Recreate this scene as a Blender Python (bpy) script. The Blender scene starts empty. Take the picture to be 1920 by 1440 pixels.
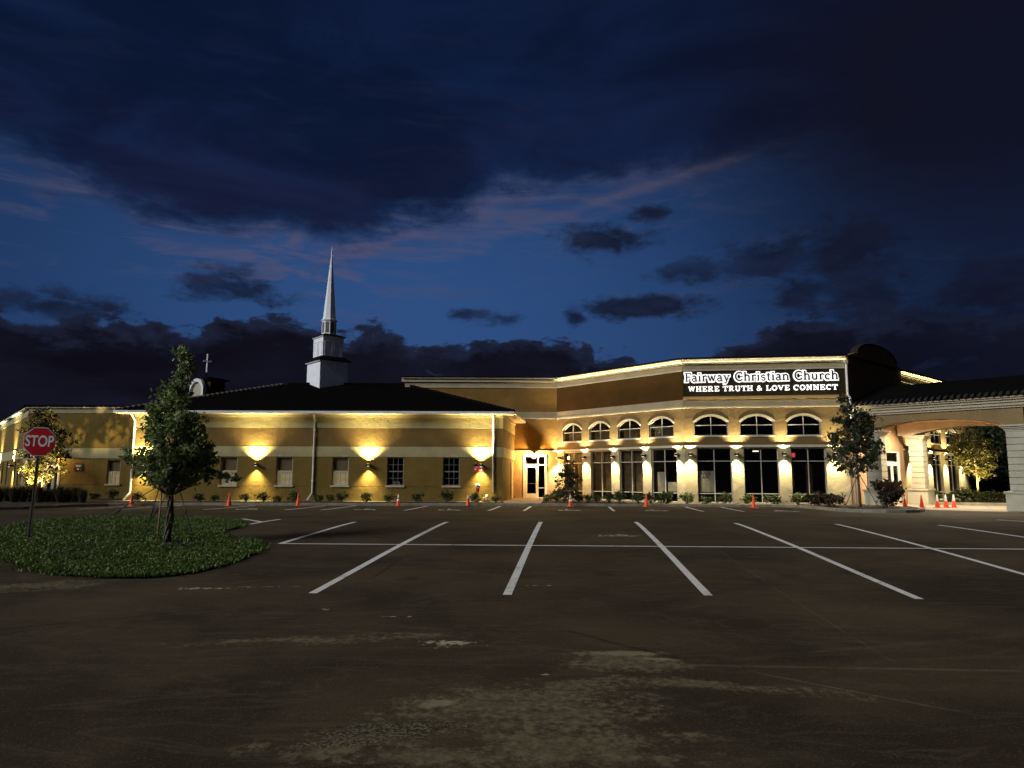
import bpy, bmesh, math, random
from math import sin, cos, pi, radians, atan2, sqrt
from mathutils import Vector, Matrix
from mathutils.geometry import tessellate_polygon
random.seed(7)
S = bpy.context.scene
COL = S.collection

# ------------------------------------------------------------------ camera
F_PX = 1348.0
PITCH = math.atan(176/F_PX); ROLL = 0.0035
CZ = 1.4
_r = Vector((1,0,0)); _f = Vector((0,cos(PITCH),sin(PITCH))); _u = Vector((0,-sin(PITCH),cos(PITCH)))
RI = _r*cos(ROLL)+_u*sin(ROLL); UP = _u*cos(ROLL)-_r*sin(ROLL)
cam_d = bpy.data.cameras.new('camera'); cam = bpy.data.objects.new('camera', cam_d); COL.objects.link(cam)
cam_d.sensor_width = 36; cam_d.lens = 36*F_PX/1920; cam_d.clip_end = 3000; cam_d.clip_start = .05
M3 = Matrix((RI, UP, -_f)).transposed()
cam.matrix_world = Matrix.Translation((0,0,CZ)) @ M3.to_4x4()
S.camera = cam
S.render.resolution_x = 1024; S.render.resolution_y = 768
S.view_settings.view_transform = 'Standard'; S.view_settings.look = 'None'
S.view_settings.exposure = 0; S.view_settings.gamma = 1

def ray(px, py):
    return (_f + RI*((px-960)/F_PX) + UP*((720-py)/F_PX))
def at(px, py, Y):                    # point of the view ray at distance Y
    d = ray(px, py); k = Y/d.y
    return Vector((d.x*k, Y, CZ+d.z*k))
def X_(px, Y): return at(px, 896, Y).x

# ------------------------------------------------------------------ node expression helper
class E:
    def __init__(s, nt, sock): s.nt = nt; s.s = sock
    def _m(s, op, *a, clamp=False):
        n = s.nt.nodes.new('ShaderNodeMath'); n.operation = op; n.use_clamp = clamp
        for i, v in enumerate((s,)+a):
            if isinstance(v, E): s.nt.links.new(v.s, n.inputs[i])
            else: n.inputs[i].default_value = v
        return E(s.nt, n.outputs[0])
    def __add__(s, o): return s._m('ADD', o)
    __radd__ = __add__
    def __mul__(s, o): return s._m('MULTIPLY', o)
    __rmul__ = __mul__
    def __sub__(s, o): return s._m('SUBTRACT', o)
    def __rsub__(s, o): return (s*-1.0)+o
    def __truediv__(s, o): return s._m('DIVIDE', o)
    def sq(s): return s*s
    def sqrt(s): return s._m('SQRT')
    def abs(s): return s._m('ABSOLUTE')
    def min(s, o): return s._m('MINIMUM', o)
    def max(s, o): return s._m('MAXIMUM', o)
    def clamp(s): return s._m('ADD', 0.0, clamp=True)
    def exp(s): return s._m('EXPONENT')
    def pw(s, o): return s._m('POWER', o)
    def smooth(s, a, b):
        n = s.nt.nodes.new('ShaderNodeMapRange'); n.interpolation_type = 'SMOOTHSTEP'
        s.nt.links.new(s.s, n.inputs[0]); n.inputs[1].default_value = a; n.inputs[2].default_value = b
        n.inputs[3].default_value = 0; n.inputs[4].default_value = 1
        return E(s.nt, n.outputs[0])
    def curve(s, lo, hi, pts, vlo, vhi):   # piecewise map through a colour ramp
        t = (s-lo)/(hi-lo)
        n = s.nt.nodes.new('ShaderNodeValToRGB'); s.nt.links.new(t.s, n.inputs[0])
        cr = n.color_ramp; cr.interpolation = 'EASE'
        els = [((x-lo)/(hi-lo), (y-vlo)/(vhi-vlo)) for x, y in pts]
        while len(cr.elements) < len(els): cr.elements.new(.5)
        for e, (p, v) in zip(cr.elements, els): e.position = p; e.color = (v,v,v,1)
        return E(s.nt, n.outputs[0])*(vhi-vlo)+vlo
def lk(nt, a, b):
    nt.links.new(a.s if isinstance(a, E) else a, b)
def colmix(nt, fac, a, b, mode='MIX'):
    n = nt.nodes.new('ShaderNodeMix'); n.data_type = 'RGBA'; n.blend_type = mode
    if isinstance(fac, E): lk(nt, fac, n.inputs[0])
    else: n.inputs[0].default_value = fac
    for v, i in ((a, 6), (b, 7)):
        if isinstance(v, (tuple, list)): n.inputs[i].default_value = (*v[:3], 1)
        else: lk(nt, v, n.inputs[i])
    return n.outputs[2]
def noise(nt, vec, scale, detail=4, rough=.55, dist=0, stretch=None, off=None):
    if stretch or off:
        mp = nt.nodes.new('ShaderNodeMapping'); nt.links.new(vec, mp.inputs[0])
        mp.inputs['Scale'].default_value = stretch or (1,1,1); mp.inputs['Location'].default_value = off or (0,0,0)
        vec = mp.outputs[0]
    n = nt.nodes.new('ShaderNodeTexNoise'); nt.links.new(vec, n.inputs['Vector'])
    n.inputs['Scale'].default_value = scale; n.inputs['Detail'].default_value = detail
    n.inputs['Roughness'].default_value = rough; n.inputs['Distortion'].default_value = dist
    return E(nt, n.outputs[0])
def sepxyz(nt, vec):
    n = nt.nodes.new('ShaderNodeSeparateXYZ'); nt.links.new(vec, n.inputs[0])
    return [E(nt, o) for o in n.outputs]

# ------------------------------------------------------------------ sky
W = bpy.data.worlds.new('World'); S.world = W; W.use_nodes = True
def azel(px, py):
    d = ray(px, py).normalized(); return atan2(d.x, d.y), math.asin(d.z)
def build_sky():
    nt = W.node_tree; nt.nodes.clear()
    out = nt.nodes.new('ShaderNodeOutputWorld'); bg = nt.nodes.new('ShaderNodeBackground')
    nt.links.new(bg.outputs[0], out.inputs[0])
    tc = nt.nodes.new('ShaderNodeTexCoord'); vec = tc.outputs['Generated']
    x, y, z = sepxyz(nt, vec)
    az = x._m('ARCTAN2', y); el = z._m('ARCSINE')
    n1 = noise(nt, vec, 5.5, 7, .58, .35, (1,1,2.6))-.5
    n2 = noise(nt, vec, 17, 6, .6, .2, (1,1,2.2), (3,1,2))-.5
    n4 = noise(nt, vec, 46, 5, .62, .1, (1,1,1.7), (3,8,2))-.5
    n3 = noise(nt, vec, 3.0, 5, .55, .6, (1,1,3.5), (7,2,5))-.5
    wisp = noise(nt, vec, 7, 7, .62, .9, (1,1,6.0), (1,9,4))
    # clear air: brightest low over the middle
    a0, e0 = azel(780, 600)
    glow = (((az-a0)/.62).sq()*-1 + ((el-e0)/.30).sq()*-1).exp()
    base = colmix(nt, glow, (.0032,.0085,.034), (.026,.075,.215))
    lowglow = (((el-.02)/.14).sq()*-1).exp()*(((az-a0)/1.0).sq()*-1).exp()
    base = colmix(nt, lowglow*.25, base, (.05,.085,.18))
    # high wisps
    wm = wisp.smooth(.52,.75)*(1-(el-.16).abs().smooth(.12,.24))
    base = colmix(nt, wm*.32, base, (.050,.062,.125))
    # upper deck of cloud
    up = [azel(px, py) for px, py in ((-500,250),(0,305),(150,350),(300,418),(450,452),(600,468),(800,448),(950,402),(1150,362),(1350,322),(1600,262),(1920,215),(2500,160))]
    edge = az.curve(up[0][0], up[-1][0], up, 0.0, .7)
    d = el-edge+n1*.13+n2*.05+n4*.018
    um = d.smooth(-.02, .055)*(1-az.smooth(.32,.75)*.15)
    upcol = colmix(nt, n3.smooth(-.16,.16), (.0034,.0085,.031), (.0070,.0180,.064))
    upcol = colmix(nt, (wisp.smooth(.5,.8)*.5).clamp(), upcol, (.014,.018,.048))
    upcol = colmix(nt, ((((d-.075)/.06).sq()*-1).exp()*(((az-azel(620,400)[0])/.45).sq()*-1).exp()*n1.smooth(-.2,.15)).clamp()*.26, upcol, (.019,.012,.029))
    zen = el.smooth(.35,.75)
    upcol = colmix(nt, zen*.55, upcol, (.0022,.0045,.019))
    sky = colmix(nt, um, base, upcol)
    # dusk-lit rim below the deck
    a1, _ = azel(520, 440)
    a2, _ = azel(1080, 370)
    rim = ((((d-.006)/.016).sq()*-1).exp()+(((d+.035)/.04).sq()*-1).exp()*wisp.smooth(.46,.62)*.9)*((((az-a1)/.34).sq()*-1).exp()*.9+(((az-a2)/.28).sq()*-1).exp()*.30)
    rim = rim*(wisp.smooth(.38,.64)*.9+.10)
    sky = colmix(nt, rim.clamp()*.66, sky, (.088,.082,.150))
    # streaks near the right half
    a3, e3 = azel(1230, 345)
    sl = el-e3-(az-a3)*.22-(az-a3).sq()*-.2+n2*.01
    st = ((sl/.007).sq()*-1).exp()*(((az-a3)/.16).sq()*-1).exp()*wisp.smooth(.3,.6)
    sky = colmix(nt, st*.45, sky, (.10,.09,.14))
    # single dark clouds
    tot = None
    for px, py, rx, ry in ((430,535,110,36),(90,575,150,30),(1140,452,110,26),(1220,400,60,20),(1290,505,80,26),(1440,485,110,40),(1590,480,110,60),(1620,545,120,55),(1500,545,80,30),(1700,515,60,20),(1075,600,34,20),(1200,575,140,24),(955,600,60,16),(1870,555,150,50),(1750,590,90,30),(880,590,50,12)):
        a, e = azel(px, py)
        rx = rx/F_PX*1.15; ry = ry/F_PX*1.25
        b = 1-(((az-a)/rx).sq()+((el-e)/ry).sq()).sqrt()
        tot = b if tot is None else tot.max(b)
    cm = (tot.max(-1.0)+n2*2.2+n1*1.3+n4*.9).smooth(.0,.75)
    ccol = colmix(nt, n2.smooth(-.1,.25), (.0060,.0075,.019), (.013,.018,.045))
    cm = cm*(n1.smooth(-.3,.1)*.5+.42)
    sky = colmix(nt, cm, sky, ccol)
    a4, e4 = azel(1850, 130)
    dk = ((((az-a4)/.30).sq()+((el-e4)/.20).sq())*-1).exp()
    sky = colmix(nt, (dk*1.2+n1*.6*dk).clamp()*.9, sky, (.0055,.0050,.011))
    # low bank of cumulus
    lo = [azel(px, py) for px, py in ((-600,570),(0,580),(100,606),(200,590),(330,616),(430,590),(545,592),(610,628),(700,612),(800,655),(920,636),(1040,630),(1120,668),(1280,690),(1400,640),(1470,605),(1700,596),(1920,585),(2500,550))]
    le = az.curve(lo[0][0], lo[-1][0], lo, 0.0, .4)
    dl = le-el+n2*.085+n1*.03+n4*.03
    lm = dl.smooth(-.004,.007)
    lcol = colmix(nt, n1.smooth(-.15,.2), (.0042,.0038,.0085), (.0078,.0080,.0175))
    lcol = colmix(nt, (((dl-.008)/.012).sq()*-1).exp()*.45, lcol, (.019,.026,.060))
    gaps = noise(nt, vec, 9, 5, .6, .4, (1,1,2.5), (4,4,1)).smooth(.62,.72)
    lm = lm*(1-gaps*.35)
    sky = colmix(nt, lm, sky, lcol)
    rd = az.smooth(.22,.62)
    sky = colmix(nt, rd*.45, sky, (.0055,.0075,.021))
    low = (el*-1).smooth(0.0,.05)
    sky = colmix(nt, low, sky, (.004,.004,.006))
    nt.links.new(sky, bg.inputs[0]); bg.inputs[1].default_value = 1.0
build_sky()

# last light of dusk, from the left behind the camera, very soft
sd = bpy.data.lights.new('sun', 'SUN'); sun = bpy.data.objects.new('sun', sd); COL.objects.link(sun)
SV = Vector((-.74,-.48,.44)).normalized()
sd.energy = 2.15; sd.angle = radians(24); sd.color = (.98,.985,1.0)
sun.rotation_euler = SV.to_track_quat('Z','Y').to_euler()

# ------------------------------------------------------------------ materials
MATS = {}
def newmat(name):
    m = bpy.data.materials.new(name); m.use_nodes = True
    nt = m.node_tree; b = nt.nodes['Principled BSDF']
    MATS[name] = m
    tc = nt.nodes.new('ShaderNodeTexCoord'); return m, nt, b, tc.outputs['Object']
def bump(nt, b, h, dist, strength=1.0):
    n = nt.nodes.new('ShaderNodeBump'); lk(nt, h, n.inputs['Height']); n.inputs['Distance'].default_value = dist
    n.inputs['Strength'].default_value = strength; nt.links.new(n.outputs[0], b.inputs['Normal'])
def sc(c, k): return tuple(min(1, v*k) for v in c)
def plain(name, c, rough=.6, metal=0, var=.12, scale=6, bmp=0, spec=.5):
    m, nt, b, v = newmat(name)
    n = noise(nt, v, scale, 5, .6)
    nt.links.new(colmix(nt, n.smooth(.3,.7), sc(c,1-var), sc(c,1+var)), b.inputs['Base Color'])
    b.inputs['Roughness'].default_value = rough; b.inputs['Metallic'].default_value = metal
    b.inputs['Specular IOR Level'].default_value = spec
    if bmp: bump(nt, b, noise(nt, v, scale*6, 4), bmp)
    return m
def stucco(name, c):
    m, nt, b, v = newmat(name)
    n = noise(nt, v, .8, 5, .6); fine = noise(nt, v, 30, 5, .7); st = noise(nt, v, 1.6, 5, .6, 0, (1.6,1.6,.18))
    col = colmix(nt, n.smooth(.3,.7), sc(c,.86), sc(c,1.1))
    col = colmix(nt, st.smooth(.52,.75)*.25, col, sc(c,.62))
    col = colmix(nt, fine.smooth(.35,.65)*.18, col, sc(c,.75))
    nt.links.new(col, b.inputs['Base Color']); b.inputs['Roughness'].default_value = .92
    b.inputs['Specular IOR Level'].default_value = .2
    lump = noise(nt, v, 2.4, 3, .5); mid = noise(nt, v, 9, 4, .6)
    bump(nt, b, lump*1.0+mid*.22+fine*.05, .03, 1.0)
    return m
def emit(name, c, k):
    m, nt, b, v = newmat(name)
    b.inputs['Base Color'].default_value = (*c,1); b.inputs['Emission Color'].default_value = (*c,1); b.inputs['Emission Strength'].default_value = k
    return m
def glassmat(name, tint, gloss=.10):
    m = bpy.data.materials.new(name); m.use_nodes = True; nt = m.node_tree; nt.nodes.clear(); MATS[name] = m
    o = nt.nodes.new('ShaderNodeOutputMaterial'); t = nt.nodes.new('ShaderNodeBsdfTransparent'); g = nt.nodes.new('ShaderNodeBsdfGlossy')
    t.inputs[0].default_value = (*tint,1); g.inputs['Roughness'].default_value = .03; g.inputs[0].default_value = (.9,.95,1,1)
    mx = nt.nodes.new('ShaderNodeMixShader'); fr = nt.nodes.new('ShaderNodeFresnel'); gm = nt.nodes.new('ShaderNodeNewGeometry'); bf = E(nt, gm.outputs['Backfacing']); lk(nt, bf*(1/1.5-1.5)+1.5, fr.inputs[0])
    k = E(nt, fr.outputs[0])*(gloss*10)
    lk(nt, k.clamp(), mx.inputs[0]); nt.links.new(t.outputs[0], mx.inputs[1]); nt.links.new(g.outputs[0], mx.inputs[2]); nt.links.new(mx.outputs[0], o.inputs[0])
    return m
def leafmat(name, c1, c2, trans=.35):
    m = bpy.data.materials.new(name); m.use_nodes = True; nt = m.node_tree; nt.nodes.clear(); MATS[name] = m
    o = nt.nodes.new('ShaderNodeOutputMaterial'); g = nt.nodes.new('ShaderNodeNewGeometry')
    r = E(nt, g.outputs['Random Per Island'])
    tc = nt.nodes.new('ShaderNodeTexCoord'); n = noise(nt, tc.outputs['Object'], 2.2, 3)
    col = colmix(nt, (r*.6+n*.6-.1).clamp(), c1, c2)
    p = nt.nodes.new('ShaderNodeBsdfPrincipled'); p.inputs['Roughness'].default_value = .5
    tr = nt.nodes.new('ShaderNodeBsdfTranslucent'); mx = nt.nodes.new('ShaderNodeMixShader'); mx.inputs[0].default_value = trans
    nt.links.new(col, p.inputs['Base Color']); nt.links.new(col, tr.inputs[0])
    nt.links.new(p.outputs[0], mx.inputs[1]); nt.links.new(tr.outputs[0], mx.inputs[2]); nt.links.new(mx.outputs[0], o.inputs[0])
    return m

m_tan = stucco('tan_stucco', (0.1684,0.1144,0.0268))
m_band = stucco('brown_tan_band_stucco', (.16,.105,.034))
m_cream = stucco('cream_stucco', (0.3659,0.3287,0.1788))
m_tan2 = stucco('ochre_stucco', (0.2320,0.1325,0.0338))
m_brown = stucco('brown_stucco', (0.0749,0.0351,0.0060))
m_upper = stucco('light_tan_stucco', (0.1590,0.1063,0.0427))
m_panel = stucco('dark_brown_panel', (0.0304,0.0204,0.0095))
m_salmon = stucco('salmon_stucco', (0.5100,0.3400,0.1955))
m_pier = stucco('pale_pier_stucco', (0.4420,0.4250,0.3230))
m_soffit = stucco('canopy_soffit_stucco', (.56,.43,.30))
m_canopy = stucco('canopy_beam_stucco', (0.2338,0.1654,0.0739))
m_ctrim = plain('canopy_cornice_paint', (0.4092,0.3591,0.2436), .7, var=.06, scale=3)
m_hallcream = stucco('hall_cream_stucco', (0.3864,0.3196,0.1898))
m_trim = plain('cream_trim', (0.4650,0.4125,0.2850), .7, var=.08, scale=3)
m_gold = plain('gold_trim', (0.4400,0.2880,0.0960), .6, var=.08, scale=3)
m_white = plain('white_paint', (.75,.75,.72), .5, var=.06, scale=3)
m_steeple = plain('steeple_white', (.88,.91,.94), .5, var=.05, scale=2)
m_frame = plain('window_frame_metal', (0.3575,0.3380,0.2730), .45, var=.05)
m_muntin = plain('muntin_paint', (.20,.18,.14), .6)
m_roof = plain('black_roof_tile', (0.0028,0.0026,0.0024), .95, var=.4, scale=9, spec=.1)
m_hip = plain('hip_cap_tile', (.10,.08,.065), .8, var=.4, scale=12)
m_tilee = plain('eave_tile', (.022,.018,.015), .9, var=.4, scale=12)
m_bronze = plain('dark_bronze', (.03,.025,.02), .5, .4)
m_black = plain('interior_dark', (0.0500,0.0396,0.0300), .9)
m_glass = glassmat('dark_glass', (.52,.52,.50), .13)
m_glassw = glassmat('window_glass', (.75,.75,.72), .06)
m_blindtan = plain('tan_blind', (.23,.17,.085), .8, var=.1, scale=4)
m_blindpale = plain('glowing_pale_blind', (.80,.70,.45), .8, var=.12, scale=5)
_b = m_blindpale.node_tree.nodes['Principled BSDF']; _b.inputs['Emission Color'].default_value = (1,.78,.42,1); _b.inputs['Emission Strength'].default_value = .16  # blind given a faint warm glow of its own, standing in for room light
m_blindbrown = plain('brown_curtain', (.20,.14,.075), .9, var=.25, scale=3)
m_paper = plain('paper', (.62,.58,.45), .8)
m_ink = plain('ink', (.03,.025,.02), .8)
m_lens = emit('lamp_lens', (1,.86,.5), 7)
m_led = emit('led_strip_light', (1,.86,.52), 42)
m_ledC = emit('led_strip_thin', (1,.92,.72), 20)
m_halo = emit('halo_letter_light', (1,.97,.92), 1.05)
m_lit = emit('white_letter_light', (1,.98,.94), 1.1)
m_letter = plain('dark_letter_face', (.022,.018,.014), .5)
m_redexit = emit('red_exit_light', (1,.08,.10), 1.2)
m_orange = plain('orange_plastic', (.85,.085,.015), .45, var=.1)
m_collar = plain('reflective_collar', (.78,.76,.70), .4, var=.05)
m_rubber = plain('black_rubber', (.02,.02,.02), .8)
m_red = plain('stop_red', (.50,.004,.012), .4, var=.12, scale=4)
m_galv = plain('galvanised_post', (0.1600,0.1440,0.1200), .5, .6, var=.2, scale=9)
m_bark = plain('grey_bark', (.16,.125,.08), .95, var=.45, scale=14, bmp=.02)
m_bark2 = plain('pale_bark', (.32,.24,.14), .95, var=.3, scale=14, bmp=.01)
m_strap = plain('dark_strap', (.05,.04,.03), .8)
m_leaf = leafmat('oak_leaf', (.040,.070,.016), (.36,.44,.15))
m_leafy = leafmat('yellow_green_leaf', (.055,.060,.012), (.16,.14,.03))
m_leafd = leafmat('dark_leaf', (.018,.030,.009), (.05,.065,.02))
m_shrub = leafmat('shrub_leaf', (.03,.05,.012), (.10,.13,.035))
m_shrubd = leafmat('brown_shrub_leaf', (.025,.018,.010), (.075,.05,.025))
m_grassb = leafmat('grass_blade', (.028,.050,.007), (.17,.25,.035), .2)
m_flower = plain('white_bloom', (.6,.62,.55), .8)
m_fgrass = leafmat('fountain_grass_blade', (.022,.024,.008), (.075,.068,.022), .3)
m_mulch = plain('brown_mulch', (.032,.022,.012), .95, var=.5, scale=12, bmp=.03)
m_soil = plain('dirty_edge', (.06,.05,.035), .95, var=.5, scale=4)
m_lawn = plain('dark_lawn', (.014,.022,.006), .95, var=.5, scale=5, bmp=.04)
m_conc = plain('concrete', (0.2550,0.2295,0.1700), .85, var=.2, scale=3, bmp=.004)
m_kerb = plain('kerb_concrete', (0.2210,0.2040,0.1445), .85, var=.25, scale=3, bmp=.004)
m_navy = plain('navy_panel', (.006,.013,.035), .5)
m_redp = plain('red_paint', (.55,.03,.02), .5)
m_yel = plain('yellow_paint', (.55,.36,.05), .5)

# asphalt with dust, stains and tyre lines
def zg(Y):
    P = ((-40,-1.2),(0,-.45),(9.75,-.18),(15.2,.02),(20.6,.16),(25,.115),(31,.0),(36.5,0),(1e4,0))
    def lin(y):
        for (a, za), (b, zb) in zip(P, P[1:]):
            if y <= b: return za+(zb-za)*(y-a)/(b-a)
        return 0
    return (lin(Y-1.6)+lin(Y-.8)+lin(Y)+lin(Y+.8)+lin(Y+1.6))/5
def gnd(px, py, dz=0):
    d = ray(px, py); Y = 15
    for _ in range(60):
        k = (CZ-zg(Y)-dz)/(-d.z); Y = .5*Y+.5*k*d.y
    return Vector((d.x/d.y*Y, Y, zg(Y)+dz))
def asphalt():
    m, nt, b, v = newmat('worn_asphalt')
    x, y, z = sepxyz(nt, v)
    n = noise(nt, v, .35, 6, .6, .3); f = noise(nt, v, 55, 4, .7); md = noise(nt, v, 3, 6, .6, 0, (.5,1.6,1)); g = noise(nt, v, 14, 6, .75)
    col = colmix(nt, n.smooth(.35,.68), (.0165,.0135,.0088), (.040,.0325,.022))
    red = noise(nt, v, .22, 4, .6, .2, None, (5,3,0))
    col = colmix(nt, red.smooth(.5,.7)*.45, col, (.040,.028,.020))
    col = colmix(nt, md.smooth(.52,.72)*.35, col, (.048,.042,.030))
    col = colmix(nt, f.smooth(.53,.66)*.6, col, (.070,.062,.046))
    fd = noise(nt, v, 85, 3, .7, 0, None, (3,3,3)); col = colmix(nt, fd.smooth(.52,.62)*.5, col, (.012,.010,.007))
    def blob(px, py, rx, ry, ang=0):
        c = gnd(px, py); ca, sa = cos(ang), sin(ang)
        dx = x-c.x; dy = y-c.y
        return 1-(((dx*ca+dy*sa)/rx).sq()+((dy*ca-dx*sa)/ry).sq()).sqrt()
    def mx(l):
        t = l[0]
        for q in l[1:]: t = t.max(q)
        return t
    pale = mx([blob(980,1330,1.3,.8,.2), blob(600,1400,.6,.3,.1), blob(1130,1400,.9,.5,.1), blob(560,1200,1.6,.25,.15), blob(1400,1290,1.6,.22,-.2), blob(1170,1240,.75,.42,.0), blob(1060,1300,.75,.45,.3), blob(900,1345,.85,.5,.1), blob(1010,1400,.7,.5), blob(760,1405,.7,.25,.1), blob(40,1100,1.2,.7,.2), blob(840,1420,.8,.3)])
    wob = noise(nt, v, 1.6, 6, .65, .8)
    pm = (pale*.9+(md-.5)*1.6+(g-.5)*2.4+(wob-.5)*3.0).smooth(.15,.85)*pale.smooth(-.1,.2)
    col = colmix(nt, pm*.88, col, colmix(nt, g.smooth(.35,.65), (.045,.039,.027), (.10,.090,.062)))
    rim = mx([blob(1170,1225,.7,.16), blob(1240,1236,.35,.1,-.2), blob(820,1320,.28,.14,.5)])
    rm = (rim+(md-.5)*1.2+(g-.5)*1.0).smooth(.25,.8)
    col = colmix(nt, rm*.6, col, (.17,.155,.11))
    dk = mx([blob(740,1368,.75,.22,.15), blob(650,1390,.5,.12,.2)])
    dm = (dk+(g-.5)*3).smooth(.2,.5)
    g2 = noise(nt, v, 38, 3, .7)
    col = colmix(nt, dm*.8, col, colmix(nt, g2.smooth(.48,.54), (.012,.011,.008), (.09,.085,.06)))
    oil = mx([blob(px_, py_, .32, .42) for px_, py_ in ((770,1085),(1130,1075),(1480,1080),(1100,1005),(1290,1003),(930,1004))])
    col = colmix(nt, (oil+(g-.5)*2.4).smooth(.25,.8)*.45, col, (.009,.008,.006))
    # scraped white flecks
    fl = mx([blob(380,1103,1.0,.12), blob(615,1142,.30,.10,-.2), blob(1000,1098,.5,.05), blob(500,1100,.9,.05,.1), blob(735,1156,.4,.06), blob(1015,1265,.12,.05), blob(840,1205,.5,.3), blob(1160,1004,1.2,.5)])
    fm = (fl+(noise(nt, v, 9, 5, .75)-.5)*4.2).smooth(.72,.95)*fl.smooth(0,.12)
    col = colmix(nt, fm*.7, col, (.30,.29,.24))
    # tyre sweeps and cracks
    def seg(p, q, w, wob=.03):
        A = gnd(*p); B = gnd(*q); L = (B-A).xy.length; ux, uy = (B.x-A.x)/L, (B.y-A.y)/L
        dx = x-A.x; dy = y-A.y; t = dx*ux+dy*uy; d = dy*ux-dx*uy+(n-.5)*wob*10
        return (((d/w).sq())*-1).exp()*t.smooth(-.1,.3)*(1-t.smooth(L-.3,L+.1))
    l1 = seg((1240,1246),(1930,1258),.030,.006)+seg((1400,1258),(1880,1350),.016,.004)+seg((1345,1030),(1440,1095),.014,.003)*.7+seg((1440,1095),(1690,1250),.012,.003)*.7+seg((1500,1225),(1920,1190),.06,.01)*.35
    col = colmix(nt, (l1*(md.smooth(.35,.6)*.8+.2)*(g.smooth(.3,.6)*.6+.4)).clamp()*.6, col, (.11,.10,.075))
    l2 = seg((0,1180),(420,1140),.02)+seg((690,1085),(760,1045),.03)+seg((1050,1178),(1290,1240),.03)
    col = colmix(nt, l2.clamp()*.6, col, (.007,.006,.004))
    swp = noise(nt, v, 1.1, 5, .6, 1.3, (.35,1.2,1), (2,7,0))
    col = colmix(nt, ((swp-.5).abs().smooth(.0,.03)*-1+1)*.22, col, (.07,.06,.044))
    col = colmix(nt, 1.0, col, (2.2,2.0,1.58), 'MULTIPLY')
    nt.links.new(col, b.inputs['Base Color']); b.inputs['Roughness'].default_value = .9; b.inputs['Specular IOR Level'].default_value = .12
    bump(nt, b, f*.5+g*.5, .008, .8)
    return m
m_asph = asphalt()
def stripemat():
    m, nt, b, v = newmat('worn_white_line')
    n = noise(nt, v, 22, 6, .75); n2 = noise(nt, v, 2, 4)
    w = (n+(n2-.5)*.7).smooth(.55,.70)
    nt.links.new(colmix(nt, w*.6, (.86,.84,.76), (.13,.12,.09)), b.inputs['Base Color']); b.inputs['Roughness'].default_value = .8
    b.inputs['Specular IOR Level'].default_value = .1
    return m
m_line = stripemat()

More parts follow.
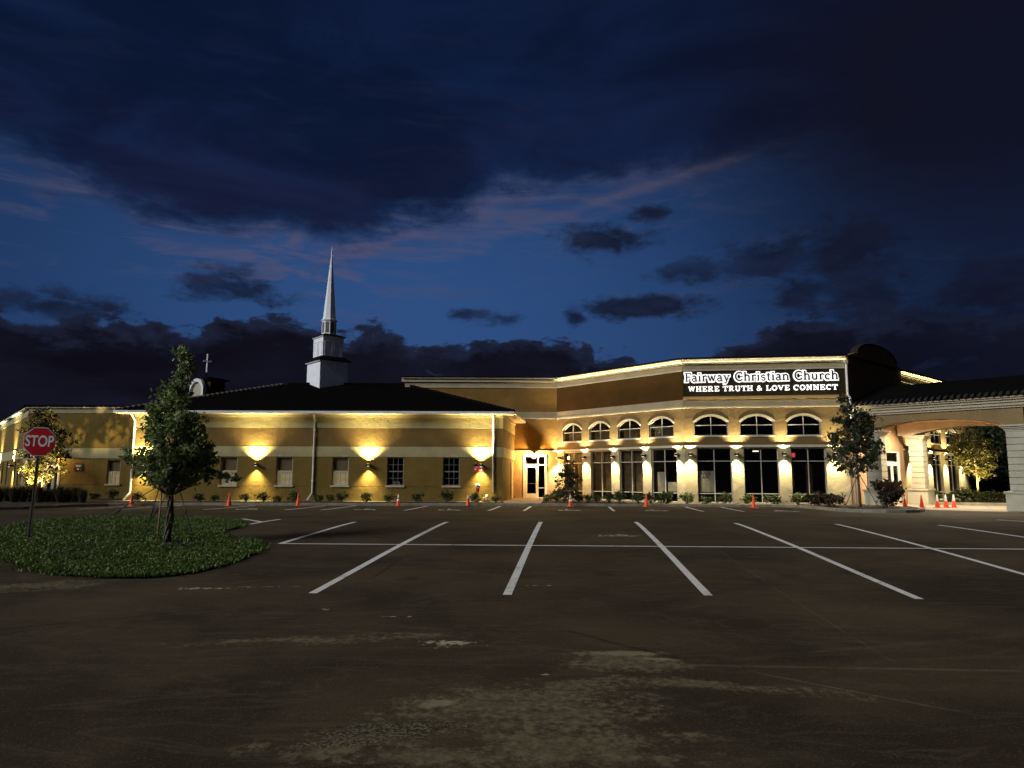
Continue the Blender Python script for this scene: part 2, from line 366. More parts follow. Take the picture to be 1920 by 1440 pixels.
# ------------------------------------------------------------------ mesh helpers
class MB:
    def __init__(s): s.v = []; s.f = []; s.mi = []; s.mats = []; s.sm = []
    def mat(s, m):
        if m not in s.mats: s.mats.append(m)
        return s.mats.index(m)
    def add(s, vs, fs, m, smooth=False):
        b = len(s.v); k = s.mat(m); s.v += [tuple(p) for p in vs]
        for f in fs: s.f.append(tuple(b+i for i in f)); s.mi.append(k); s.sm.append(smooth)
    def box8(s, c, m):               # c: 8 corners bottom ring 0-3, top ring 4-7
        s.add(c, [(3,2,1,0),(4,5,6,7),(0,1,5,4),(1,2,6,5),(2,3,7,6),(3,0,4,7)], m)
    def box(s, x0,x1,y0,y1,z0,z1, m):
        s.box8([(x0,y0,z0),(x1,y0,z0),(x1,y1,z0),(x0,y1,z0),(x0,y0,z1),(x1,y0,z1),(x1,y1,z1),(x0,y1,z1)], m)
    def fbox(s, fr, t0,t1,n0,n1,z0,z1, m):
        s.box8([fr(t0,n1,z0),fr(t1,n1,z0),fr(t1,n0,z0),fr(t0,n0,z0),fr(t0,n1,z1),fr(t1,n1,z1),fr(t1,n0,z1),fr(t0,n0,z1)], m)
    def tube(s, pts, rad, m, n=10, cap=True):
        pts = [Vector(p) for p in pts]; rings = []
        for i, p in enumerate(pts):
            d = (pts[min(i+1,len(pts)-1)]-pts[max(i-1,0)]).normalized()
            a = d.orthogonal().normalized() if i == 0 else (a-d*a.dot(d)).normalized()
            b = d.cross(a); r = rad[i] if isinstance(rad, (list,tuple)) else rad
            rings.append([p+(a*cos(2*pi*k/n)+b*sin(2*pi*k/n))*r for k in range(n)])
        vs = [q for r in rings for q in r]; fs = []
        for i in range(len(pts)-1):
            for k in range(n): fs.append((i*n+k, i*n+(k+1)%n, (i+1)*n+(k+1)%n, (i+1)*n+k))
        if cap: fs.append(tuple(range(n-1,-1,-1))); fs.append(tuple((len(pts)-1)*n+k for k in range(n)))
        s.add(vs, fs, m, True)
    def lathe(s, prof, m, n=20, c=(0,0,0), rot=0, smooth=True):
        vs = []; fs = []
        for r, z in prof:
            for k in range(n):
                a = 2*pi*k/n+rot; vs.append((c[0]+r*cos(a), c[1]+r*sin(a), c[2]+z))
        for i in range(len(prof)-1):
            for k in range(n): fs.append((i*n+k, i*n+(k+1)%n, (i+1)*n+(k+1)%n, (i+1)*n+k))
        fs.append(tuple((len(prof)-1)*n+k for k in range(n)))
        s.add(vs, fs, m, smooth)
    def plate(s, fr, outer, holes, n1, n0, m, mh=None, edge=True):   # outer/holes in (t,z); front at n1, sides back to n0
        loops = [[Vector((t,z,0)) for t, z in outer]]+[[Vector((t,z,0)) for t, z in h] for h in holes]
        flat = [p for l in loops for p in l]
        tri = tessellate_polygon(loops)
        vs = [fr(p.x, n1, p.y) for p in flat]
        fs = []
        for a, b_, c in tri:
            A, B, C = flat[a], flat[b_], flat[c]
            cr = (B-A).cross(C-A).z
            fs.append((a,b_,c) if cr > 0 else (a,c,b_))
        s.add(vs, fs, m)
        for li, l in enumerate(loops):
            if li == 0 and not edge: continue
            k = len(l)
            vv = [fr(p.x, n1, p.y) for p in l]+[fr(p.x, n0, p.y) for p in l]
            s.add(vv, [(i,(i+1)%k,k+(i+1)%k,k+i) for i in range(k)], (mh or m) if li else m)
    def build(s, name, parent=None, **kw):
        me = bpy.data.meshes.new(name); me.from_pydata(s.v, [], s.f)
        for m in s.mats: me.materials.append(m)
        me.polygons.foreach_set('material_index', s.mi); me.polygons.foreach_set('use_smooth', s.sm)
        me.update(); o = bpy.data.objects.new(name, me); COL.objects.link(o)
        if parent: o.parent = parent
        for k, v in kw.items(): o[k] = v
        return o
def thing(name, loc, label, cat, group=None, rz=0):
    o = bpy.data.objects.new(name, None); COL.objects.link(o); o.location = loc; o.rotation_euler = (0,0,rz); o.empty_display_size = .1
    o['label'] = label; o['category'] = cat
    if group: o['group'] = group
    return o
def dup(o, loc, rz, label, scale=None):
    c = o.copy(); COL.objects.link(c); c.location = loc; c.rotation_euler = (0,0,rz); c['label'] = label
    if scale: c.scale = scale
    for ch in list(o.children):
        d = ch.copy(); COL.objects.link(d); d.parent = c
        for g in ch.children:
            e = g.copy(); COL.objects.link(e); e.parent = d
    return c
class Frame:                          # a wall line: t along, n outward, z up
    def __init__(s, P, Q):
        s.P = Vector(P); s.d = (Vector(Q)-s.P); s.L = s.d.length; s.d /= s.L
        s.n = Vector((s.d.y, -s.d.x))
    def nv(s, k): return Vector((s.n.x*k, s.n.y*k, 1))
    def __call__(s, t, n, z):
        p = s.P+s.d*t+s.n*n; return Vector((p.x, p.y, z))
    def t(s, px):                     # where the view ray of column px meets the wall
        r = X_(px, 1.0)
        return (r*s.P.y-s.P.x)/(s.d.x-r*s.d.y)
def rect(t0,t1,z0,z1): return [(t0,z0),(t1,z0),(t1,z1),(t0,z1)]
def archpoly(t0,t1,z0,zs,zc,n=10):
    w = (t1-t0)/2; h = zc-zs; R = (w*w+h*h)/(2*h); cz = zc-R; a = math.asin(min(1,w/R))
    pts = [(t0,z0),(t1,z0)]
    for i in range(n+1):
        th = a-2*a*i/n; pts.append(((t0+t1)/2+R*sin(th), cz+R*cos(th)))
    return pts
def spot(loc, direction, power, size_deg, color, blend=.5, r=.03):
    l = bpy.data.lights.new('spot', 'SPOT'); l.energy = power; l.spot_size = radians(size_deg); l.spot_blend = blend
    l.color = color; l.shadow_soft_size = r
    o = bpy.data.objects.new('lamp_light', l); COL.objects.link(o); o.location = loc
    o.rotation_euler = Vector(direction).to_track_quat('-Z','Y').to_euler(); return o

# ------------------------------------------------------------------ ground
def grid_sheet(name, x0,x1,ys,dz,m, nx=2):
    mb = MB(); xs = [x0+(x1-x0)*i/nx for i in range(nx+1)]
    vs = [(x,y,zg(y)+dz) for y in ys for x in xs]; k = nx+1
    mb.add(vs, [(j*k+i, j*k+i+1, (j+1)*k+i+1, (j+1)*k+i) for j in range(len(ys)-1) for i in range(nx)], m, True)
    return mb.build(name, kind='structure')
ysn = [-30+.5*i for i in range(60)]+[.25*i for i in range(161)]
grid_sheet('ground', -900, 900, [-300,-60]+ysn+[60,120,400,1500], -.06, m_lawn)
grid_sheet('parking_lot', -70, 60, ysn, 0, m_asph, 6)
def ground_poly(name, pts, dz, m, wall=True):
    mb = MB(); loops = [[Vector((x,y,0)) for x,y in pts]]
    tri = tessellate_polygon(loops); vs = [(x,y,zg(y)+dz) for x,y in pts]
    fs = [(a,b,c) if (loops[0][b]-loops[0][a]).cross(loops[0][c]-loops[0][a]).z > 0 else (a,c,b) for a,b,c in tri]
    mb.add(vs, fs, m)
    return mb.build(name, kind='structure')
def kerb(name, pts, w=.16, h=.13, m=None):
    mb = MB(); m = m or m_kerb; P = [Vector(p) for p in pts]
    # resample
    R = [P[0]]
    for a, b in zip(P, P[1:]):
        k = max(1, int((b-a).length/1.0))
        for i in range(1,k+1): R.append(a+(b-a)*i/k)
    vs = []; fs = []
    for i, p in enumerate(R):
        d = (R[min(i+1,len(R)-1)]-R[max(i-1,0)]).normalized(); n = Vector((-d.y,d.x))
        z = zg(p.y)
        a = p-n*.0; b = p+n*w
        for q, dz in ((a,-.08),(a-n*.0,h-.02),(a+n*.02,h),(b,h),(b,-.08)): vs.append((q.x,q.y,z+dz))
    for i in range(len(R)-1):
        for k in range(4): fs.append((i*5+k,(i+1)*5+k,(i+1)*5+k+1,i*5+k+1))
    fs.append((0,1,2,3,4)); e = (len(R)-1)*5; fs.append((e+4,e+3,e+2,e+1,e))
    mb.add(vs, fs, m); return mb.build(name, kind='structure')
KL = [(-23,18),(-21.4,24),(-20.8,28),(-20.6,31),(-20.2,33.2),(-19.3,34.8),(-17.5,35.6),(-15,35.9),(-8,36.2),(0,36.5),(8,36.6),(13.2,36.6),(14.0,36.2),(14.15,35),(14.1,32.4),(14.25,31.0),(14.7,30.3),(15.4,30.0),(16.3,30.1),(17.2,30.7),(18.1,31.9),(18.7,33.3),(18.9,34.6)]
kerb('kerb', KL)
inner = [(x-.10,y+.06) if i > 17 else (x,y+.08) for i,(x,y) in enumerate(KL)]
ground_poly('planting_bed', inner+[(18.9,38.2),(17.0,38.5),(9.1,39.3),(3.0,46.5),(-.5,46.5),(-.5,41),(-22,41),(-22,44),(-30,44.5),(-46,62),(-60,62),(-60,18)], .10, m_mulch)
# walk to the side door
ground_poly('side_walk', [(-.35,36.66),(1.45,36.7),(2.1,45.98),(.12,45.98),(-.5,40.5)], .118, m_conc)
ground_poly('door_slab', [(.25,45.2),(2.6,45.2),(2.6,45.96),(.25,45.96)], .15, m_conc)
# lit strip of gravel against the wing wall
ground_poly('gravel_strip', [(-21.2,39.45),(-.6,39.45),(-.6,39.98),(-21.2,39.98)], .106, m_conc)
# drive under the canopy
ground_poly('driveway', [(18.92,34.0),(20.6,32.1),(23.2,31.2),(34,30.4),(44,42),(44,60),(33,51.5),(17.4,37.4),(18.92,36.6)], .012, m_conc)
kerb('kerb', [(22.8,40.9),(24.6,39.8),(28.2,38.6),(34,37.4),(60,36)], h=.15)
ground_poly('lawn', [(22.9,41.1),(24.7,40.0),(28.3,38.8),(34,37.6),(60,36.2),(90,80),(40,90),(31.4,50.2)], .13, m_lawn)
# painted lines
def stripe(mb, A, B, w=.12, dz=.006):
    A = Vector((A[0],A[1])); B = Vector((B[0],B[1])); L = (B-A).length; k = max(1,int(L/.25)); d = (B-A)/L; n = Vector((-d.y,d.x))*w/2
    vs = []
    for i in range(k+1):
        p = A+d*L*i/k
        for q in (p-n,p+n): vs.append((q.x,q.y,zg(q.y)+dz))
    mb.add(vs, [(2*i+1,2*i,2*i+2,2*i+3) for i in range(k)], m_line)
SD = Vector((.0867,1)).normalized(); SN = Vector((SD.y,-SD.x))
line = MB()
for p, q in (((666,979),(525,1020)),((838,979),(586,1113)),((1014,979),(951,1116)),((1192,979),(1328,1117)),((1378,981),(1724,1124)),((1567,983),(2125,1134)),((1760,985),(2230,1055)),((1870,975),(2030,986))):
    stripe(line, gnd(*p).xy, gnd(*q).xy)
line.build('stall_lines', kind='structure')
line2 = MB(); stripe(line2, gnd(527,1020).xy, gnd(2250,1033).xy, .10, .010); line2.build('stall_cross_line', kind='structure')
line3 = MB()
for px in (150,230,385,536,603,759,916,982,1151,1317,1393):
    a = Vector((X_(px,31.0),31.0)); stripe(line3, a, a+SD*5.0)
for p, q in (((469,983),(525,974)),((455,973),(490,979))): stripe(line3, gnd(*p).xy, gnd(*q).xy)
line3.build('accessible_stall_lines', kind='structure')
def wheelchair(mb, cx, cy):           # painted accessible symbol
    def S_(a, b): stripe(mb, (cx+a[0],cy+a[1]), (cx+b[0],cy+b[1]), .10)
    S_((-.05,1.25),(-.05,.55)); S_((-.05,.55),(.35,.50)); S_((.35,.50),(.50,.05)); S_((-.05,.95),(.3,.9))
    for k in range(10):
        a0 = radians(120+k*22); a1 = radians(120+(k+1)*22); S_((.0+.42*cos(a0),.35+.42*sin(a0)),(.42*cos(a1),.35+.42*sin(a1)))
    S_((-.12,1.45),(.04,1.45)); 
sym = MB()
for px in (465,685,842,1066,1229,1471): wheelchair(sym, X_(px,31.6), 31.3)
sym.build('accessible_symbols', kind='structure')

# ------------------------------------------------------------------ the church
P0 = (-6.9,46.0); P1 = (2.9,46.0); P2 = (X_(1285,38.5),38.5); P3 = (X_(1595,37.2),37.2); P4 = (31.6,50.0)
FA, FB, FC, FE = Frame(P0,P1), Frame(P1,P2), Frame(P2,P3), Frame(P3,P4)
FW = Frame((X_(243,40),40.0),(X_(942,40),40.0))        # wing front
FWR = Frame((X_(942,40),40.0),(.17,46.0))              # wing right side
FL = Frame((-29.3,43.5),(X_(243,43.5)+.6,43.5))        # annex front
FG = Frame((-29.3-.64*34,43.5+.77*34),(-29.3,43.5))    # annex left side
church = thing('church_building', (0,43,0), 'long tan stucco church with white steeple and arched entrance canopy, lit at night', 'church')
church_inv = Matrix.Translation((0,-43,0))
def part(mb, name, parent=None, **kw):
    o = mb.build(name, None, **kw)
    if parent is None:
        o.parent = church; o.matrix_parent_inverse = church_inv
    else:
        o.parent = parent
    return o
BZ = -.05
def cross_frame(fr, outer, inner_scale_w, bars, n0, n1, name='window', m=None, pane=None, parent=None):
    """frame ring following polygon 'outer' (t,z), plus bars (t0,t1,z0,z1)"""
    m = m or m_frame
    cx = sum(p[0] for p in outer)/len(outer); zs = [p[1] for p in outer]; ts = [p[0] for p in outer]
    t0, t1, z0, z1 = min(ts), max(ts), min(zs), max(zs); w = inner_scale_w
    mt, mz = (t0+t1)/2, (z0+z1)/2
    inn = [(mt+(t-mt)*(1-2*w/(t1-t0)), mz+(z-mz)*(1-2*w/(z1-z0))) for t, z in outer]
    mb = MB(); mb.plate(fr, outer, [inn], n1, n0, m)
    for a,b,c,d in bars: mb.fbox(fr, a,b,n0+.01,n1-.006,c,d, m)
    o = part(mb, name)
    p = MB(); k = len(inn); nn = (n0+n1)/2-.005
    p.add([fr(t,nn,z) for t,z in inn], [tuple(range(k))], pane or m_glass); part(p, 'pane', o)
    return o
def backing(o, fr, t0,t1,z0,z1,n, m, name='blind'):
    b = MB(); b.fbox(fr, t0,t1,n-.01,n,z0,z1, m); return part(b, name, o)
def storefront(fr, t0, t1, z0, z1, ztr, zlow):
    mt = (t0+t1)/2; w = .022
    return cross_frame(fr, rect(t0,t1,z0,z1), .045, [(mt-w,mt+w,z0+.04,z1-.04),(t0+.04,mt-w,ztr-w,ztr+w),(mt+w,t1-.04,ztr-w,ztr+w),(t0+.04,mt-w,zlow-w,zlow+w),(mt+w,t1-.04,zlow-w,zlow+w)], -.16, -.08)
def archwin(fr, t0, t1, z0, zs, zc):
    mt = (t0+t1)/2; w = .02; zm = z0+.52*(zc-z0)
    o = cross_frame(fr, archpoly(t0,t1,z0,zs,zc), .045, [(mt-w,mt+w,z0+.04,zc-.03),(t0+.04,mt-w,zm-w,zm+w),(mt+w,t1-.04,zm-w,zm+w)], -.14, -.07)
    # raised surround over the arch
    b = MB(); a = archpoly(t0,t1,z0,zs,zc)[2:]; cz = zs-.6; mtt = (t0+t1)/2
    ou = [(mtt+(t-mtt)*1.09, z+.07) for t,z in a]
    b.plate(fr, a[::-1]+ou, [], .035, .0, m_trim); part(b, 'surround', o)
    c = MB(); c.fbox(fr, t0-.04,t1+.04,.0,.05,z0-.07,z0-.003, m_trim); part(c, 'sill', o)
    return o
SF0, SF1 = .14, 3.00
AZ0, AZS, AZC = 3.66, 4.36, 4.74
def hall_wall(fr, lo, ups, m_low, m_up, m_pan, panel=True, L=None, t_start=0):
    L = L or fr.L; mb = MB()
    mb.plate(fr, rect(t_start,L,BZ,3.02), [rect(a,b,SF0,SF1) for a,b in lo], 0, -.2, m_low)
    mb.plate(fr, rect(t_start,L,3.02,5.14), [archpoly(a,b,AZ0,AZS,AZC) for a,b in ups], 0, -.2, m_up)
    mb.fbox(fr, t_start,L,-.2,.10,5.14,5.22, m_trim)
    mb.fbox(fr, t_start,L,-.2,.03,5.22,5.60, m_hallcream)
    mb.fbox(fr, t_start,L,-.2,.0,5.60,7.15, m_pan)
    mb.fbox(fr, t_start,L,-.2,.05,7.15,7.22, m_trim)
    mb.fbox(fr, t_start,L,-.2,.03,7.22,7.52, m_hallcream)
    return mb
# lower belt moulding
def belt(mb, fr, a, b, z=3.04): mb.fbox(fr, a,b,0,.10,z,z+.09, m_trim); mb.fbox(fr, a,b,0,.05,z+.09,z+.13, m_trim)
def crown(fr, a, b, name='cornice', led=None, rad=.035):
    mb = MB(); mb.fbox(fr, a,b,-.25,.05,7.52,7.74, m_trim); mb.fbox(fr, a,b,-.25,.19,7.74,7.79, m_trim); mb.fbox(fr, a,b,-.25,.21,7.79,7.86, m_roof)
    mb.fbox(fr, a,b,.05,.15,7.52,7.56, m_trim); mb.fbox(fr, a,b,.135,.15,7.56,7.585, m_trim)
    o = part(mb, name)
    if led:
        l = MB(); l.fbox(fr, a+.02,b-.02,.105,.130,7.562,7.578, led); part(l, 'led_strip', o)
    return o
# facade A (side door wall)
ta0, ta1 = FA.t(983.5), FA.t(1023)
mb = MB()
mb.plate(FA, rect(0,FA.L,BZ,3.02), [rect(ta0,ta1,.12,2.80)], 0, -.2, m_salmon)
mb.plate(FA, rect(0,FA.L,3.02,5.14), [], 0, -.2, m_tan2)
mb.fbox(FA, 0,FA.L-.1,-.2,.10,5.14,5.22, m_trim); mb.fbox(FA, 0,FA.L,-.2,.03,5.22,5.60, m_hallcream)
mb.fbox(FA, 0,FA.L,-.2,.0,5.60,7.15, m_tan2); mb.fbox(FA, 0,FA.L,-.2,.05,7.15,7.22, m_trim); mb.fbox(FA, 0,FA.L,-.2,.03,7.22,7.52, m_hallcream)
belt(mb, FA, 6.6, FA.L-.12)
part(mb, 'wall'); crown(FA, -.2, FA.L)
# side door: white frame, leaf, sidelight, transom
td = ta0+(ta1-ta0)*.64
o = cross_frame(FA, rect(ta0,ta1,.12,2.80), .06, [(td-.03,td+.03,.18,2.76),(ta0+.05,td-.03,2.20,2.27),(td+.03,ta1-.05,2.20,2.27),(td+.03,ta1-.05,.75,.80)], -.14,-.02, 'door_frame', m_white)
leaf = MB(); leaf.plate(FA, rect(ta0+.07,td-.035,.16,2.19), [rect(ta0+.17,td-.13,.42,2.06)], -.03,-.09, m_white)
leaf.fbox(FA, ta0+.2,td-.16,-.03,.01,1.02,1.06, m_galv)
lf = part(leaf, 'door'); p = MB(); p.add([FA(ta0+.17,-.07,.42),FA(td-.13,-.07,.42),FA(td-.13,-.07,2.06),FA(ta0+.17,-.07,2.06)], [(0,1,2,3)], m_glass); part(p, 'pane', lf)
h = MB(); h.tube([FA(td-.09,0.03,.95),FA(td-.09,.03,1.2)], .012, m_galv); part(h, 'handle', lf)
tr = MB(); tr.fbox(FA, ta0-.09,ta0,0,.04,.12,2.89, m_white); tr.fbox(FA, ta1,ta1+.09,0,.04,.12,2.89, m_white); tr.fbox(FA, ta0,ta1,0,.04,2.80,2.89, m_white); part(tr, 'door_trim')
# facade B: four bays
loB = [(FB.t(a),FB.t(b)) for a,b in ((1058,1092),(1108,1146.5),(1162,1205.5),(1222,1269.5))]
upB = [(FB.t(a),FB.t(b)) for a,b in ((1056.5,1091),(1106,1144),(1160,1202),(1219,1265))]
mb = hall_wall(FB, loB, upB, m_hallcream, m_upper, m_brown)
belt(mb, FB, 0.05, FB.L)
part(mb, 'wall'); crown(FB, 0, FB.L, led=m_led, rad=.035)
for i, (a,b) in enumerate(loB):
    o = storefront(FB, a,b,SF0,SF1, 2.32,.62)
    if i < 3: backing(o, FB, a+.05,(a+b)/2-.05,.66,2.95,-.35, m_blindbrown, 'curtain'); backing(o, FB, (a+b)/2+.03,b-.08,.66,2.9,-.36, m_blindbrown, 'curtain')
    else:
        backing(o, FB, a+.28,a+.82,.66,1.75,-.17, m_paper, 'notice'); backing(o, FB, b-.75,b-.1,.7,1.2,-.17, m_paper, 'notice')
for i, (a,b) in enumerate(upB):
    o = archwin(FB, a,b,AZ0,AZS,AZC); backing(o, FB, a+.1,b-.1,3.72,4.2,-.4, m_blindbrown, 'blind')
# facade C: three bays under the sign
loC = [(FC.t(a),FC.t(b)) for a,b in ((1308,1373),(1396,1461.5),(1485,1550.5))]
upC = [(FC.t(a),FC.t(b)) for a,b in ((1305,1368),(1391.5,1455.5),(1480,1544))]
mb = hall_wall(FC, loC, upC, m_hallcream, m_upper, m_panel)
mb.fbox(FC, 0,FC.L,0,.12,5.60,5.70, m_gold); mb.fbox(FC, 0,FC.L,0,.08,5.70,5.76, m_gold)
belt(mb, FC, 0, FC.L)
part(mb, 'wall'); crown(FC, 0, FC.L+.12, led=m_ledC, rad=.026)
for i, (a,b) in enumerate(loC):
    o = storefront(FC, a,b,SF0,SF1,2.32,.62)
    if i == 0: 
        backing(o, FC, a+.06,a+.86,.70,1.80,-.17, m_paper, 'notice')
    if i == 2: 
        backing(o, FC, a+.1,a+.5,.9,2.1,-1.8, m_blindbrown, 'inner_door'); backing(o, FC, a+1.2,a+1.55,.3,2.2,-2.2, m_blindbrown, 'inner_door')
for a,b in upC: archwin(FC, a,b,AZ0,AZS,AZC)
# facade E
ud0, ud1 = 4.55, 6.75
loE = [(9.1,11.1),(12.1,13.9),(15.0,16.9)]
mb = MB()
sl0, sl1 = 2.0, 2.5
mb.plate(FE, rect(0,7.4,BZ,3.02), [rect(ud0,ud1,.06,2.98),rect(sl0,sl1,.3,2.9)], 0,-.2, m_salmon)
mb.plate(FE, rect(0,7.4,3.02,5.14), [], 0,-.2, m_salmon)
mb.plate(FE, rect(7.4,18.9,BZ,3.02), [rect(a,b,SF0,SF1) for a,b in loE], -.02,-.2, m_hallcream)
mb.plate(FE, rect(7.4,18.9,3.02,5.14), [archpoly(a,b,AZ0,AZS,AZC) for a,b in loE], -.02,-.2, m_upper)
mb.fbox(FE, 0,18.9,-.2,.10,5.14,5.22, m_trim); mb.fbox(FE, 0,18.9,-.2,.03,5.22,5.60, m_hallcream)
mb.fbox(FE, 0,7.4,-.2,.15,5.60,7.72, m_tan2); mb.fbox(FE, 7.4,18.9,-.2,0,5.60,7.15, m_brown)
mb.fbox(FE, 7.4,18.9,-.2,.05,7.15,7.22, m_trim); mb.fbox(FE, 7.4,18.9,-.2,.03,7.22,7.52, m_hallcream)
belt(mb, FE, 7.4, 18.9)
part(mb, 'wall'); crown(FE, 7.4, 18.9, led=m_led, rad=.04)
for a,b in loE: storefront(FE, a,b,SF0,SF1,2.32,.62); archwin(FE, a,b,AZ0,AZS,AZC)
# curved mission parapet over the entrance
mb = MB()
mb.plate(FE, [(.2,7.72),(7.3,7.72),(7.3,7.85)]+[(4.0+2.7*cos(radians(a)), 7.87+.88*sin(radians(a))**.8) for a in range(6,176,10)]+[(.2,7.85)], [], .16,-.2, m_tan2)
for k in range(6,176,10):
    a, b = radians(k), radians(k+10)
    if k < 170:
        p = [(4.0+r*cos(q), 7.87+(r-1.82)*sin(q)**.8) for q,r in ((a,2.7),(b,2.7),(b,2.82),(a,2.82))]
        mb.plate(FE, p, [], .20,-.19, m_panel)
part(mb, 'parapet')
mb = MB(); mb.fbox(FE, -.12,7.35,-.25,.2,7.725,7.84, m_roof); part(mb, 'coping')
# entrance doors
o = cross_frame(FE, rect(ud0,ud1,.06,2.98), .08, [(ud0+.07,ud1-.07,2.30,2.38)], -.15,-.03, 'door_frame', m_white)
for a,b in ((ud0+.09,(ud0+ud1)/2-.01),((ud0+ud1)/2+.01,ud1-.09)):
    l = MB(); l.plate(FE, rect(a,b,.09,2.29), [rect(a+.12,b-.12,.42,2.16)], -.04,-.09, m_white); lf = part(l, 'door')
    p = MB(); p.add([FE(a+.12,-.07,.42),FE(b-.12,-.07,.42),FE(b-.12,-.07,2.16),FE(a+.12,-.07,2.16)], [(0,1,2,3)], m_glass); part(p, 'pane', lf)
    h = MB(); hx = b-.06 if a < (ud0+ud1)/2-.5 else a+.06; h.tube([FE(hx,-.01,.95),FE(hx,.04,1.0),FE(hx,.04,1.25),FE(hx,-.01,1.3)], .014, m_bronze); part(h, 'handle', lf)
cross_frame(FE, rect(sl0,sl1,.3,2.9), .05, [(sl0+.05,sl1-.05,2.30,2.36)], -.15,-.05)
# back walls, floor and flat roof of the hall
zr = 7.45
mb = MB(); poly = [P0,P1,P2,P3,(31.4,49.8),(31.4,66),(-6.9,66)]
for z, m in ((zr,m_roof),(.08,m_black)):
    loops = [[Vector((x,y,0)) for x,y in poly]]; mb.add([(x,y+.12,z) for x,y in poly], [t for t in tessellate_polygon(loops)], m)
part(mb, 'flat_roof')
mb = MB()
for a,b in (((31.6,50),(31.6,66)),((31.6,66),(-6.9,66)),((-6.9,66),(-6.9,46))):
    fr = Frame(a,b); mb.fbox(fr, 0,fr.L,-.2,0,BZ,7.6, m_brown)
part(mb, 'rear_wall')
# inner partition so storefronts look into a dim room
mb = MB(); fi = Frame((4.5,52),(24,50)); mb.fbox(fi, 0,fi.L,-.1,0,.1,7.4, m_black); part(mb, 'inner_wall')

# ---- wing
sash_px = ((323,0),(428,0),(532.5,0),(637.5,0),(741,1),(846,1))
WZ0, WZ1 = .96, 2.50
wh = [(FW.t(px)-.46, FW.t(px)+.46) for px,_ in sash_px]
def banded(mb, fr, L, holes, ztop, t0=0):
    mb.plate(fr, rect(t0,L,BZ,.895), [], 0,-.2, m_tan)
    mb.plate(fr, rect(t0,L,.915,2.53), holes, 0,-.2, m_tan)
    mb.fbox(fr, t0,L,-.2,-.015,.895,.915, m_tan)
    mb.fbox(fr, t0,L,-.2,.010,2.53,3.09, m_cream)
    mb.plate(fr, rect(t0,L,3.09,4.12), [], 0,-.2, m_band)
def sash(fr, a, b, dark, z0=WZ0, z1=WZ1):
    mz = (z0+z1)/2; w = .010; bars = [(a+.05,b-.05,mz-.03,mz+.03)]
    xs = [a+.05+(b-a-.1)*k/3 for k in (1,2)]
    q = [(z0+.05,mz-.03),(mz+.03,z1-.05)]
    for lo_, hi in (q if dark else q[:1]):
        for x in xs: bars.append((x-w,x+w,lo_,hi))
        zz = (lo_+hi)/2; w = .010; e = [a+.05]+xs+[b-.05]
        for i in range(3): bars.append((e[i]+(w if i else 0), e[i+1]-(w if i < 2 else 0), zz-w,zz+w))
    o = cross_frame(fr, rect(a,b,z0,z1), .05, bars, -.14,-.07, 'window', m_muntin if dark else m_trim, m_glass if dark else m_glassw)
    s = MB(); s.fbox(fr, a-.06,b+.06,.0,.08,z0-.09,z0-.002, m_trim); part(s, 'sill', o)
    if not dark:
        backing(o, fr, a+.03,b-.03,mz+.02,z1-.03,-.17, m_blindtan, 'blind'); backing(o, fr, a+.03,b-.03,z0+.03,mz,-.19, m_blindpale, 'blind')
    return o
mb = MB(); banded(mb, FW, FW.L, [rect(a,b,WZ0,WZ1) for a,b in wh], 4.7)
mb.fbox(FW, 0,FW.L,-.2,.03,4.12,4.72, m_cream)
mb.fbox(FW, -.03,FW.L+.03,-.2,.09,4.72,4.80, m_trim); mb.fbox(FW, -.03,FW.L+.03,-.2,.14,4.80,4.86, m_trim)
part(mb, 'wall')
for (a,b),(px,dk) in zip(wh, sash_px): sash(FW, a, b, dk)
mb = MB(); banded(mb, FWR, FWR.L, [], 4.7); mb.fbox(FWR, .03,FWR.L,-.2,.03,4.12,4.72, m_cream); mb.fbox(FWR, .15,FWR.L,-.2,.09,4.72,4.80, m_trim)
part(mb, 'wall')
mb = MB(); mb.fbox(FWR, 4.0,4.08,.0,.06,.12,2.35, m_trim); mb.fbox(FWR, 5.02,5.1,.0,.06,.12,2.35, m_trim); mb.fbox(FWR, 4.08,5.02,0,.06,2.27,2.35, m_trim); fo = part(mb, 'door_frame')
mb = MB(); mb.fbox(FWR, 4.09,5.01,.0,.035,.14,2.26, m_salmon); lf = part(mb, 'door'); h = MB(); h.tube([FWR(4.2,.035,1.0),FWR(4.2,.10,1.0),FWR(4.32,.10,1.0)], .015, m_galv); part(h, 'handle', lf)
# soffit, gutter, roof
ex0, ex1, ey0, ey1 = -21.85, X_(963,39.4), 39.4, 53.8
ez = 4.93
sof = MB(); sof.box(ex0,ex1,ey0+.02,40.0,4.864,4.90, m_trim); 
sof.add([(ex1-.62,40.0,4.864),(ex1,40.0,4.864),(.8,46.0,4.864),(.05,46.0,4.864),(ex1-.62,40.0,4.90),(ex1,40.0,4.90),(.8,46.0,4.90),(.05,46.0,4.90)], [(3,2,1,0),(4,5,6,7),(0,1,5,4),(1,2,6,5),(2,3,7,6),(3,0,4,7)], m_trim)
part(sof, 'soffit')
gut = MB(); gut.box(ex0-.02,ex1+.02,ey0-.10,ey0,4.88,5.01, m_white)
d_ = Vector((.8-ex1, 46-40.0)).normalized(); fg = Frame((ex1,39.42),(.8,46.0)); gut.fbox(fg, .0,fg.L,0,.10,4.88,5.01, m_white); part(gut, 'gutter')
rise = .335; half = (ey1-ey0)/2; ry = (ey0+ey1)/2; rz = ez+.06+half*rise
roof = MB()
A = [(ex0,ey0,ez+.06),(ex1,ey0,ez+.06),(.95,ey1,ez+.06),(ex0,ey1,ez+.06),(ex0+half,ry,rz),(ex1-half,ry,rz)]
roof.add(A, [(0,1,5,4),(1,2,5),(2,3,4,5),(3,0,4)], m_roof)
